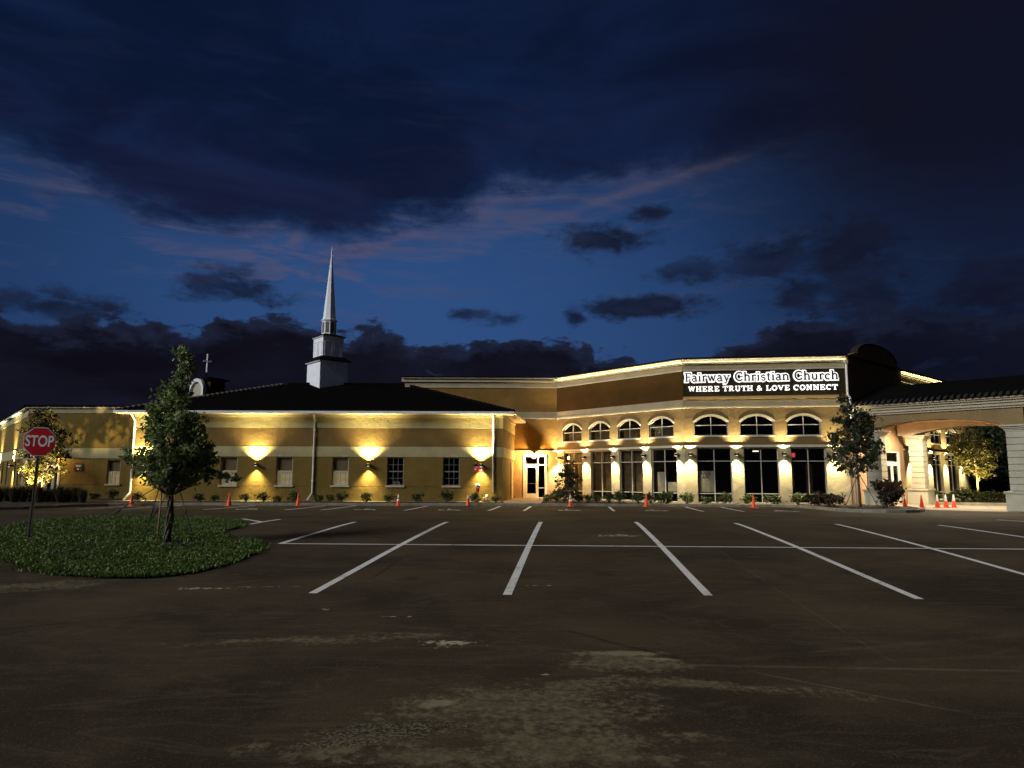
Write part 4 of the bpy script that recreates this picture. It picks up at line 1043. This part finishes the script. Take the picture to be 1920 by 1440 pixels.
# ------------------------------------------------------------------ stop sign
b0 = gnd(55.5, 1000, .10); sp_ = thing('stop_sign', (b0.x,b0.y,zg(b0.y)+.03), 'red octagonal stop sign on a leaning grey metal post in the grass island', 'sign')
lean = radians(1.2)
sp_.rotation_euler = (0, lean, radians(16))
mb = MB(); mb.box(-.03,-.012,-.02,.02,0,1.95, m_galv); mb.box(.012,.03,-.02,.02,0,2.45, m_galv); mb.box(-.012,.012,.012,.02,0,2.45, m_galv); mb.box(-.055,-.034,-.015,.02,0,.75, m_galv); mb.build('post', sp_)
zc = at(72.5,828,b0.y).z-zg(b0.y)-.03
R8 = .318/cos(pi/8)
def octo(r, y0, y1, m):
    mb = MB(); p = [(r*cos(pi/8+k*pi/4), r*sin(pi/8+k*pi/4)) for k in range(8)]
    mb.add([(x,y0,zc+z) for x,z in p]+[(x,y1,zc+z) for x,z in p], [tuple(range(8)),tuple(range(15,7,-1))]+[(k,8+k,8+(k+1)%8,(k+1)%8) for k in range(8)], m); return mb
octo(R8, -.026,-.021, m_white).build('border', sp_); octo(R8*.955, -.030,-.0265, m_red).build('face', sp_)
t = textmesh('letters', 'STOP', .33, m_white, sp_, .0015, .008); t.location = (0,-.033,zc); t.rotation_euler = (pi/2,0,0); t.scale = (.72,1.03,1)

# ------------------------------------------------------------------ foliage
def leaves(mb, pts, size, m, jitter=.4, elong=1.7, down=.15):
    for p in pts:
        a = random.uniform(0,2*pi); b = random.uniform(-1.1,.9)
        d = Vector((cos(a)*cos(b), sin(a)*cos(b), sin(b)-down)).normalized()
        s = size*random.uniform(1-jitter,1+jitter); w = d.cross(Vector((random.uniform(-1,1),random.uniform(-1,1),random.uniform(-.2,1)))).normalized()*s*.5
        n = d.cross(w).normalized()*s*.14; L = d*s*elong/2
        mb.add([p-L, p-w*.9+n, p+L, p+w*.9+n], [(0,1,2),(0,2,3)], m)
def crown(prof, n_cl, per, size, m, rcl=.16, gap=.0, squash=.8, seed=1, shell=.55):
    """prof: list of (z, cx, cy, r)"""
    random.seed(seed); mb = MB(); cl = []
    zs = [p[0] for p in prof]
    def at_z(z):
        for a, b in zip(prof, prof[1:]):
            if a[0] <= z <= b[0]:
                k = (z-a[0])/(b[0]-a[0]+1e-9); return [a[i]+(b[i]-a[i])*k for i in range(1,4)]
        return prof[-1][1:]
    wts = [max(p[3],.05) for p in prof]; mxr = max(wts)
    while len(cl) < n_cl:
        z = random.uniform(zs[0], zs[-1]); cx, cy, r = at_z(z)
        if random.random() > (r/mxr)**1.4+.05: continue
        a = random.uniform(0,2*pi); q = random.random()**shell; rr = r*q*random.uniform(.82,1.1)
        cl.append(Vector((cx+rr*cos(a), cy+rr*sin(a), z)))
    for c in cl:
        r = rcl*random.uniform(.6,1.3); k = int(per*random.uniform(.5,1.4))
        leaves(mb, [c+Vector((random.gauss(0,r*.5),random.gauss(0,r*.5),random.gauss(0,r*.5*squash))) for _ in range(k)], size, m)
    return mb, cl
def limbs(mb, cl, base_fn, m, n, r0=.02):
    for c in random.sample(cl, min(n,len(cl))):
        b = base_fn(c); mid = (b+c)/2+Vector((random.uniform(-.06,.06),random.uniform(-.06,.06),-.05))
        mb.tube([b,mid,c], [r0,r0*.6,r0*.25], m, 5)

# staked oak on the grass island
tb = gnd(313,1010,.10); TB = Vector((tb.x,tb.y,zg(tb.y)+.02)); ppm = F_PX/tb.y
oak = thing('staked_tree', TB, 'bushy cone shaped tree with twisted trunk and straps on the grass island', 'tree')
def prof_px(rows, D, base, ref):
    out = []
    for py, c, r in rows:
        p = at(c, py, D); out.append((p.z-base.z, p.x-base.x, 0, r*.93*D/F_PX))
    return sorted(out)
rows = ((650,343,3),(665,343,8),(682,347,15),(698,347,15),(706,340,11),(722,334,20),(745,328,32),(775,326,44),(800,326,54),(822,327,66),(850,327,76),(875,328,79),(890,332,76),(902,338,56),(908,338,30))
pr = prof_px(rows, tb.y, TB, 313)
mb, cl = crown(pr, 280, 34, .060, m_leaf, .14, seed=11, shell=.40)
# a low bough reaching right
for q in ((420,893),(432,897),(441,896),(410,890),(240,845),(246,868),(238,858)):
    p = at(q[0],q[1],tb.y)-TB; leaves(mb, [p+Vector((random.gauss(0,.06),random.gauss(0,.06),random.gauss(0,.035))) for _ in range(34)], .06, m_leaf)
mb.build('foliage', oak)
tr = MB(); random.seed(3)
for k in range(7):
    ph = k*2*pi/7; pts = []; rad = []
    for i in range(15):
        h = i/14*1.55; tw = ph+h*3.2; spread = .035+.035*abs(sin(h*2.6+k))+.10*max(0,h-1.0)
        pts.append((cos(tw)*spread+ .03*sin(h*3), sin(tw)*spread, h)); rad.append((.022+.007*sin(i*1.7+k))*(1-.3*i/14))
    tr.tube(pts, rad, m_bark, 8)
tr.tube([(0,0,1.2),(.05,0,2.2),(.25,0,3.2),(.33,0,3.9)], [.05,.04,.022,.008], m_bark, 7)
limbs(tr, cl, lambda c: Vector((c.x*.15,c.y*.15,max(1.0,c.z-.55-.35*Vector((c.x,c.y)).length))), m_bark, 60, .018)
tr.build('trunk', oak)
tr = MB(); tr.tube([(-.17,-.06,0),(-.15,-.05,1.15)], .018, m_bark2, 8); tr.build('stake', oak)
for (pt, pb) in (((303,900),(266,1018)),((329,892),(366,1018)),((306,905),(300,975)),((327,905),(345,985))):
    A_ = at(pt[0],pt[1],tb.y)-TB; g = gnd(pb[0],pb[1],.08); B__ = Vector((g.x,min(max(g.y,tb.y-1),tb.y+1),g.z))-TB; B__.z = .02
    s = MB(); s.tube([A_,B__], .010, m_strap, 5); s.tube([A_.lerp(B__,.48),A_.lerp(B__,.56)], .022, m_strap, 6); s.build('guy_strap', oak)

# left young tree lit from below
D = 39.5; tb = Vector((X_(79,D),D,.1)); tl_ = thing('young_tree', tb, 'slender young tree behind the stop sign, lower leaves lit yellow from below', 'tree')
pr = prof_px(((765,88,6),(782,82,24),(800,84,36),(820,88,42),(845,85,46),(865,82,46),(885,75,42),(900,66,26),(905,60,10)), D, tb, 79)
mb, cl = crown(pr, 170, 20, .105, m_leafy, .27, seed=21); mb.build('foliage', tl_)
t_ = MB(); t_.tube([(0,0,0),(.06,0,1.2),(.12,0,2.4),(.2,0,4.6)], [.06,.05,.035,.01], m_bark, 7); limbs(t_, cl, lambda c: Vector((.1,0,max(.9,c.z-.8))), m_bark, 22, .02); t_.build('trunk', tl_)
for dx in (-.7,.6):
    s = MB(); s.tube([(.05,0,1.3),(dx,-.2,0)], .014, m_strap, 5); s.build('guy_strap', tl_)
# right staked tree on the kerbed nose
D = 34.4; tb = Vector((X_(1610,D),D,.1)); t3 = thing('staked_tree', tb, 'dark staked tree on the kerbed island beside the entrance canopy', 'tree')
pr = prof_px(((744,1577,5),(760,1582,14),(775,1598,34),(795,1606,44),(815,1606,46),(840,1604,50),(862,1603,50),(880,1606,34),(890,1606,12)), D, tb, 1610)
mb, cl = crown(pr, 170, 26, .10, m_leafd, .24, seed=31, shell=.45)
mb.build('foliage', t3)
t_ = MB(); t_.tube([(0,0,0),(-.02,0,1.5),(-.06,0,3.0),(-.5,0,4.9)], [.07,.055,.04,.01], m_bark, 7); limbs(t_, cl, lambda c: Vector((-.05,0,max(1.3,c.z-.8))), m_bark, 26, .02); t_.build('trunk', t3)
for dx in (-.75,.8):
    s = MB(); s.tube([(0,0,1.6),(dx,-.1,0)], .016, m_strap, 5); s.build('guy_strap', t3)
# little dark tree left of the hall
D = 39.2; tb = Vector((X_(1066,D),D,.1)); t4 = thing('small_tree', tb, 'small upright dark leafed tree in front of the narrowest hall storefront', 'tree')
pr = prof_px(((868,1066,8),(880,1065,18),(895,1064,24),(915,1064,27),(932,1066,20),(940,1066,8)), D, tb, 1066)
mb, cl = crown(pr, 90, 13, .09, m_leafd, .2, seed=41); mb.build('foliage', t4)
t_ = MB(); t_.tube([(0,0,0),(0,0,1.8)], [.04,.01], m_bark, 6); limbs(t_, cl, lambda c: Vector((0,0,max(.15,c.z-.8))), m_bark, 24, .014); t_.build('trunk', t4)
# tree seen through the canopy
D = 45.0; tb = Vector((X_(1832,D),D,.15)); t5 = thing('young_tree', tb, 'young tree seen through the canopy arch, lower leaves lit gold from below', 'tree')
pr = prof_px(((806,1815,18),(820,1815,32),(840,1822,42),(860,1828,42),(878,1836,34),(888,1838,18),(894,1838,8)), D, tb, 1832)
mb, cl = crown(pr, 190, 24, .11, m_leafy, .30, seed=51); mb.build('foliage', t5)
t_ = MB(); t_.tube([(0,0,0),(0,0,1.4),(-.1,0,3.4)], [.07,.055,.02], m_bark2, 7); limbs(t_, cl, lambda c: Vector((0,0,max(1.0,c.z-.8))), m_bark2, 20, .02); t_.build('trunk', t5)
# woods behind
for i, (px, D, h, r, lab) in enumerate(((1822,62,5.4,2.6,'leftmost dark tree, directly behind the gold lit young tree'),(1868,60,6.4,2.8,'dark broad tree filling the gap right of the gold-lit young tree'),(1905,58,5.6,2.4,'dark tree half hidden behind the right canopy pier'),(1845,72,8.2,3.0,'tallest dark tree at the back, seen through the canopy'))):
    tb = Vector((X_(px,D),D,0)); t6 = thing('woodland_tree', tb, lab, 'tree', 'dark trees behind the canopy')
    mb, cl = crown([(.2,0,0,r*.7),(h*.4,0,0,r),(h*.75,0,0,r*.8),(h,0,0,r*.25)], 170, 26, .22, m_leafd, .6, seed=61+i); mb.build('foliage', t6)
    t_ = MB(); t_.tube([(0,0,-.1),(0,0,h*.8)], [.14,.04], m_bark, 7); t_.build('trunk', t6)
# landscape uplights
for (loc, lab, e, tgt) in ((Vector((X_(60,38.6),38.6,.12)),'small uplight at the foot of the tree behind the stop sign',2600,Vector((X_(82,39.5),39.5,2.6))),(Vector((X_(1820,43.9),43.9,.16)),'small ground uplight below the gold-lit tree beyond the canopy',1500,Vector((X_(1834,45.0),45.0,2.6))),(Vector((X_(1898,37.9),37.9,.16)),'small bright ground light on the lawn next to the right canopy pier',6,Vector((X_(1898,37.9),39.5,1.2)))):
    t = thing('ground_light', loc, lab, 'ground light', 'uplights in the planting')
    b = MB(); b.lathe([(.03,0),(.03,.10),(.06,.12),(.07,.22)], m_bronze, 10); b.build('housing', t); b = MB(); b.lathe([(.055,.222),(.055,.23)], m_lens, 10); b.build('lens', t)
    spot(loc+Vector((0,0,.28)), tgt-loc, e, 95, (1,.78,.34), .5, .04)

# shrubs
def shrubmesh(seed, r, h, n, size, m):
    random.seed(seed); mb = MB()
    for k in range(14):
        a = random.uniform(0,2*pi); q = random.random()**.6; c = Vector((cos(a)*r*q, sin(a)*r*q, h*random.uniform(.3,1)))
        mb.tube([(c.x*.1,c.y*.1,0),tuple(c)], [.010,.004], m_bark, 4)
        leaves(mb, [c+Vector((random.gauss(0,.09),random.gauss(0,.09),random.gauss(0,.07))) for _ in range(n//14)], size, m, .4, 1.8)
    me = mb.build('shrub'); d = me.data; bpy.data.objects.remove(me); return d
SH = [shrubmesh(100+i, .30, .50, 230, .085, m_shrub) for i in range(4)]
SR = [shrubmesh(200+i, .50, .62, 900, .075, m_shrubd) for i in range(2)]
def shrub(px, D, label, kind=0, s=1.0, group='low shrubs along the church wall'):
    me = random.choice(SH if kind == 0 else SR)
    o = bpy.data.objects.new('shrub', me); COL.objects.link(o); o.location = (X_(px,D),D,zg(D)+.10); o.rotation_euler = (0,0,random.uniform(0,6)); s *= (.86 if kind == 0 else 1)*random.uniform(.85,1.12); o.scale = (s,s*random.uniform(.85,1.1),s*random.uniform(.75,1.1))
    o['label'] = label; o['category'] = 'shrub'; o['group'] = group
random.seed(77)
wl = 'low leafy shrub '
for px, D, lab, s in (
 (179,41.5,'left of the lit window, next to the tall grasses',1),(214,41.5,'under the lit window on the left wall',1.0),(262,38.6,'right of the left downspout of the wing, beside the first cone',1.25),
 (375,38.8,'just right of the staked tree trunk, by the wing wall',.9),(403,38.8,'under the second wing window, left side',.85),(463,38.7,'left of the second wing lamp beam',.95),(496,38.7,'right of the second wing lamp beam',1.05),(523,38.8,'under the third wing window',.95),(552,38.6,'directly behind the third cone from the left',.95),
 (601,38.8,'right of the middle downspout of the wing',.8),(620,38.8,'under the left edge of the fourth wing window',.75),(642,38.8,'under the right edge of the fourth wing window',.9),(689,38.8,'in the beam of the lamp left of the dark windows',1.1),(731,38.8,'behind the striped cone under the first dark window',1.05),
 (785,38.7,'between the two dark wing windows',1.35),(839,38.8,'under the second dark wing window',1.3),(892,38.7,'at the foot of the red and silver pipe inlet',1.2),(930,38.8,'at the right corner of the wing by the downspout',.95),
 (1027,40.5,'right of the glass side door',1.2),(1045,40.0,'left of the small dark tree',1.2),(1084,39.2,'right of the small dark tree',1.1),(1103,39.0,'below the second lamp of the slanted wall',1.1),(1119.5,38.8,'in front of the second storefront, left half',1.1),(1141,38.8,'in front of the second storefront, right half',1.15),(1161,38.6,'below the third lamp of the slanted wall',1.1),(1195,38.2,'in front of the third storefront, behind the cone',1.1),(1219,38.0,'below the fourth lamp of the slanted wall',1.1),
 (1249,37.6,'in front of the fourth storefront with the papers',1.15),(1287,37.4,'at the corner under the close pair of lamps',1.25),(1322.6,37.3,'in front of the storefront with the poster, left half',1.1),(1357,37.3,'in front of the storefront with the poster, right half',1.1),(1399,37.3,'left of the plain orange cone under the sign',1.1),(1448,37.2,'in front of the middle storefront under the sign',1.35),(1494,37.0,'in front of the storefront with the red light',1.15)):
    shrub(px, D, wl+lab, 0, s)
for px, D, lab, s in ((1533,35.6,'wide brown shrub under the storefront with the red light',1.0),(1562,35.0,'wide dark brown shrub left of the staked tree at the canopy',1.15),(1652,34.6,'big round dark shrub before the entrance doors',1.55),(1550,35.9,'dark shrub tucked between the two wide brown shrubs',.8)):
    shrub(px, D, lab, 1, s, 'dark shrubs on the kerbed island')
for px, D, lab, s in ((1748,43.0,'green shrub at the back pier base beyond the cones',1.3),(1780,42.8,'green shrub behind the three striped cones',1.3),(1803,42.5,'bright green shrub left of the gold-lit tree',1.6),(1822,42.5,'green shrub at the foot of the gold-lit tree',1.4),(1850,42.5,'green shrub right of the gold-lit tree trunk',1.4),(1876,42.3,'green shrub beside the right canopy pier',1.3)):
    shrub(px, D, lab, 0, s, 'shrubs beyond the canopy drive')
# fountain grasses on the left
def fgrass(seed):
    random.seed(seed); mb = MB()
    for k in range(420):
        a = random.uniform(0,2*pi); r0 = random.random()*.14; h = random.uniform(.45,.95); o_ = random.uniform(.1,.5); w = Vector((-sin(a),cos(a),0))*.008
        b = Vector((cos(a)*r0,sin(a)*r0,0)); m1 = b+Vector((cos(a)*o_*.35,sin(a)*o_*.35,h*.7)); e = b+Vector((cos(a)*o_,sin(a)*o_,h*random.uniform(.75,1)))
        mb.add([b-w*1.4,b+w*1.4,m1+w,m1-w,e], [(0,1,2,3),(3,2,4)], m_fgrass)
    me = mb.build('grass'); d = me.data; bpy.data.objects.remove(me); return d
FG_ = [fgrass(300+i) for i in range(3)]
random.seed(5)
names = ('at the photo edge','second from the photo edge','third from the photo edge, left of the stop sign post','just left of the stop sign post','just right of the stop sign post','below the slender lit tree','left of the black door','in front of the black door','right of the black door','below the gabled hood post','below the blue wall sign','rightmost of the row')
for k, px in enumerate((2,17,31,46,62,78,92,105,117,130,144,158)):
    o = bpy.data.objects.new('fountain_grass', FG_[k%3]); COL.objects.link(o); D = 37.0+.9*sin(k*2.1)
    o.location = (X_(px,D),D,zg(D)+.09); o.rotation_euler = (0,0,k*1.3); s = random.uniform(.85,1.1); o.scale = (1.05*s,1.05*s,s)
    o['label'] = 'clump of tall brown-green ornamental grass, '+names[k]; o['category'] = 'ornamental grass'; o['group'] = 'ornamental grasses left of the church'

# grass island
isl_px = [(-60,1015),(-20,1030),(20,1056),(60,1074),(110,1081),(180,1084),(260,1085),(320,1081),(370,1074),(415,1063),(455,1049),(488,1033),(497,1025),(480,1017),(440,1010),(410,1004),(420,996),(450,990),(462,984),(440,976),(380,972),(300,969),(220,969),(140,972),(70,979),(10,990)]
ISL = [gnd(px,py).xy for px,py in isl_px]
isl_pts = [(p.x,p.y) for p in ISL]
ground_poly('grass_island_soil', isl_pts, .035, m_lawn)
def inside(x, y, P=isl_pts):
    c = False; j = len(P)-1
    for i in range(len(P)):
        xi, yi = P[i]; xj, yj = P[j]
        if (yi > y) != (yj > y) and x < (xj-xi)*(y-yi)/(yj-yi)+xi: c = not c
        j = i
    return c
random.seed(9)
mb = MB(); k = 0; x0 = min(p[0] for p in isl_pts); x1 = max(p[0] for p in isl_pts); y0 = min(p[1] for p in isl_pts); y1 = max(p[1] for p in isl_pts)
from mathutils import noise as mnoise
vs = []; fs = []
while k < 60000:
    x = random.uniform(x0-.1,x1+.1); y = y0-.08+(y1-y0+.16)*random.random()**1.35
    if not inside(x,y) and not inside(x+random.uniform(-.16,.16),y+random.uniform(-.16,.16)): continue
    den = mnoise.noise(Vector((x*1.3,y*1.3,0)))
    if (den < -.28 and random.random() < .6) or ((x-TB.x-.2)**2+(y-TB.y)**2 < .12+.2*den and random.random() < .85): k += 1; continue
    h = (.022+.035*random.random())*(1+.7*mnoise.noise(Vector((x*.8,y*.8,3)))); a = random.uniform(0,2*pi); o_ = random.uniform(.01,.06); w = .007+.006*random.random()
    z = zg(y)+.03; wx, wy = -sin(a)*w, cos(a)*w; b = len(vs)
    vs += [(x-wx,y-wy,z),(x+wx,y+wy,z),(x+cos(a)*o_*.5+wx,y+sin(a)*o_*.5+wy,z+h*.75),(x+cos(a)*o_*.5-wx,y+sin(a)*o_*.5-wy,z+h*.75),(x+cos(a)*o_*1.3,y+sin(a)*o_*1.3,z+h)]
    fs += [(b,b+1,b+2,b+3),(b+3,b+2,b+4)]; k += 1
mb.add(vs, fs, m_grassb); mb.build('grass', kind='stuff', label='rough dark green grass covering the rounded island', category='grass')
mb = MB()
k = 0
while k < 420:
    x = random.uniform(x0,x1); y = y0+(y1-y0)*random.random()**1.4
    if not inside(x,y): continue
    k += 1
    if mnoise.noise(Vector((x*.9,y*.9,8))) < -.05: continue
    z = zg(y)+.10+random.uniform(0,.05); s = random.uniform(.005,.013)
    mb.add([(x-s,y,z),(x,y-s,z),(x+s,y,z),(x,y+s,z),(x,y,z+s),(x,y,z-s)], [(0,1,4),(1,2,4),(2,3,4),(3,0,4),(1,0,5),(2,1,5),(3,2,5),(0,3,5)], m_flower)
mb.build('white_clover_blooms', kind='stuff', label='tiny pale blooms scattered through the island grass', category='flowers')

# ------------------------------------------------------------------ cones
def conemesh(style):
    o = thing('traffic_cone', (0,0,0), 'x', 'traffic cone', 'traffic cones set out along the kerb')
    b = MB(); b.box(-.17,.17,-.17,.17,0,.03, m_orange if style != 2 else m_rubber); b.build('base', o)
    body = MB(); r = lambda z: .125-.105*(z-.03)/.68
    body.lathe([(r(.03),.03),(r(.71),.71),(.012,.712)], m_orange, 18); body.build('body', o)
    if style:
        for a,c in (((.28,.38),(.46,.62)) if style == 1 else ((.44,.60),)) if style != 3 else ((.36,.705),):
            k = MB(); k.lathe([(r(a)+.004,a),(r(c)+.004,c)], m_collar, 18); k.build('collar', o)
    for ch in o.children: ch.scale = (.9,.9,.9)
    return o
first = {}
for px, D, sty, lab in ((250,35.0,0,'plain orange cone, leftmost of the row, near the wing downspout'),(432,35.3,0,'plain orange cone just right of the staked island tree'),(561,35.6,0,'plain orange cone left of the wing middle downspout'),(748,35.9,1,'orange cone with two white collars under the first dark wing window'),(878,36.0,2,'orange cone with one pale collar left of the red pipe inlet'),(1069,36.2,1,'orange cone with white collars in front of the small dark tree'),(1211,36.2,0,'plain orange cone in front of the slanted hall wall'),(1411,35.2,0,'plain orange cone under the lit sign'),
    (1694,36.2,2,'shaded cone with one pale collar beside the big round shrub'),(1725,35.7,0,'plain orange cone in front of the back canopy pier'),(1754,36.0,3,'white-topped orange cone, left of the three under the canopy'),(1770,36.0,3,'white-topped orange cone, middle of the three under the canopy'),(1785,36.1,3,'white-topped orange cone, right of the three under the canopy')):
    z = zg(D)+(.013 if px > 1680 else .002); loc = (X_(px,D),D,z); rz = px*.37
    if sty not in first: o = conemesh(sty); first[sty] = o; o.location = loc; o.rotation_euler = (0,0,rz); o['label'] = lab
    else: dup(first[sty], loc, rz, lab)

# ------------------------------------------------------------------ small things on the wing wall
tf = FW.t(897.5)
s = thing('fire_sign', FW(tf,0,2.0-.02), 'square red and white fire notice under the last wing lamp', 'sign')
b = MB(); b.box(-.28,.28,-.03,-.002,-.24,.16, m_redp); b.build('plate', s)
b = MB(); 
for (x_,z_,w_,h_) in ((-.18,.08,.14,.03),(.12,.08,.22,.03),(-.12,.0,.2,.03),(.14,-.02,.16,.09),(-.18,-.12,.1,.1),(.02,-.15,.12,.04),(.18,-.16,.12,.03)): b.box(x_-w_/2,x_+w_/2,-.034,-.031,z_-h_/2,z_+h_/2, m_white)
b.build('lettering', s)
s = thing('fire_bell', FW(FW.t(891),0,2.12), 'dark round fire bell on the wing wall, upper left of the red notice', 'bell')
b = MB(); b.tube([(0,-.002,0),(0,-.05,0),(0,-.09,0)], [.12,.115,.06], m_redp if False else m_bronze, 18); b.build('gong', s)
s = thing('fire_pipe_inlet', FW(FW.t(896.5),.25,.1), 'red and silver fire department pipe inlet standing by the wing wall', 'pipe inlet')
b = MB(); b.tube([(0,0,0),(0,0,.55)], .06, m_redp, 12); b.tube([(0,0,.55),(0,0,.78),(0,-.12,.86)], [.09,.11,.11], m_redp, 12); b.build('pipe', s)
b = MB(); b.tube([(0,-.12,.86),(0,-.17,.88)], [.13,.13], m_white, 14); b.tube([(0,-.172,.881),(0,-.185,.885)], [.08,.08], m_bronze, 14); b.build('cap_ring', s)
s = thing('valve', FW(FW.t(913.5),.5,.1), 'low yellow pipe valve with a white cap beside the right wing downspout', 'valve')
b = MB(); b.box(-.22,.22,-.06,.06,.0,.12, m_yel); b.tube([(-.14,0,.1),(-.14,0,.25)], .05, m_yel, 10); b.build('body', s)
b = MB(); b.lathe([(.06,.12),(.09,.25),(.06,.40)], m_white, 12); b.build('cap', s)
s = thing('wall_sign', FL(FL.t(145.5),0,1.95), 'dark blue square sign with white lines right of the gabled hood', 'sign')
b = MB(); b.box(-.25,.25,-.03,-.002,-.24,.22, m_navy); b.build('plate', s)
b = MB(); b.box(-.17,.17,-.034,-.031,.09,.125, m_white); b.box(-.13,.13,-.034,-.031,.02,.05, m_white); b.box(-.05,.05,-.034,-.031,-.16,-.08, m_white); b.build('lettering', s)
# things in the dark wing windows
s = thing('window_sill_box', FW(FW.t(742),-.3,WZ0), 'small white model house on the sill inside the first dark wing window', 'ornament')
b = MB(); b.box(-.2,.2,-.08,.08,.05,.16, m_white); b.box8([(-.22,-.09,.162),(.22,-.09,.162),(.22,.09,.162),(-.22,.09,.162),(-.12,-.02,.25),(.12,-.02,.25),(.12,.02,.25),(-.12,.02,.25)], m_white); b.build('body', s)
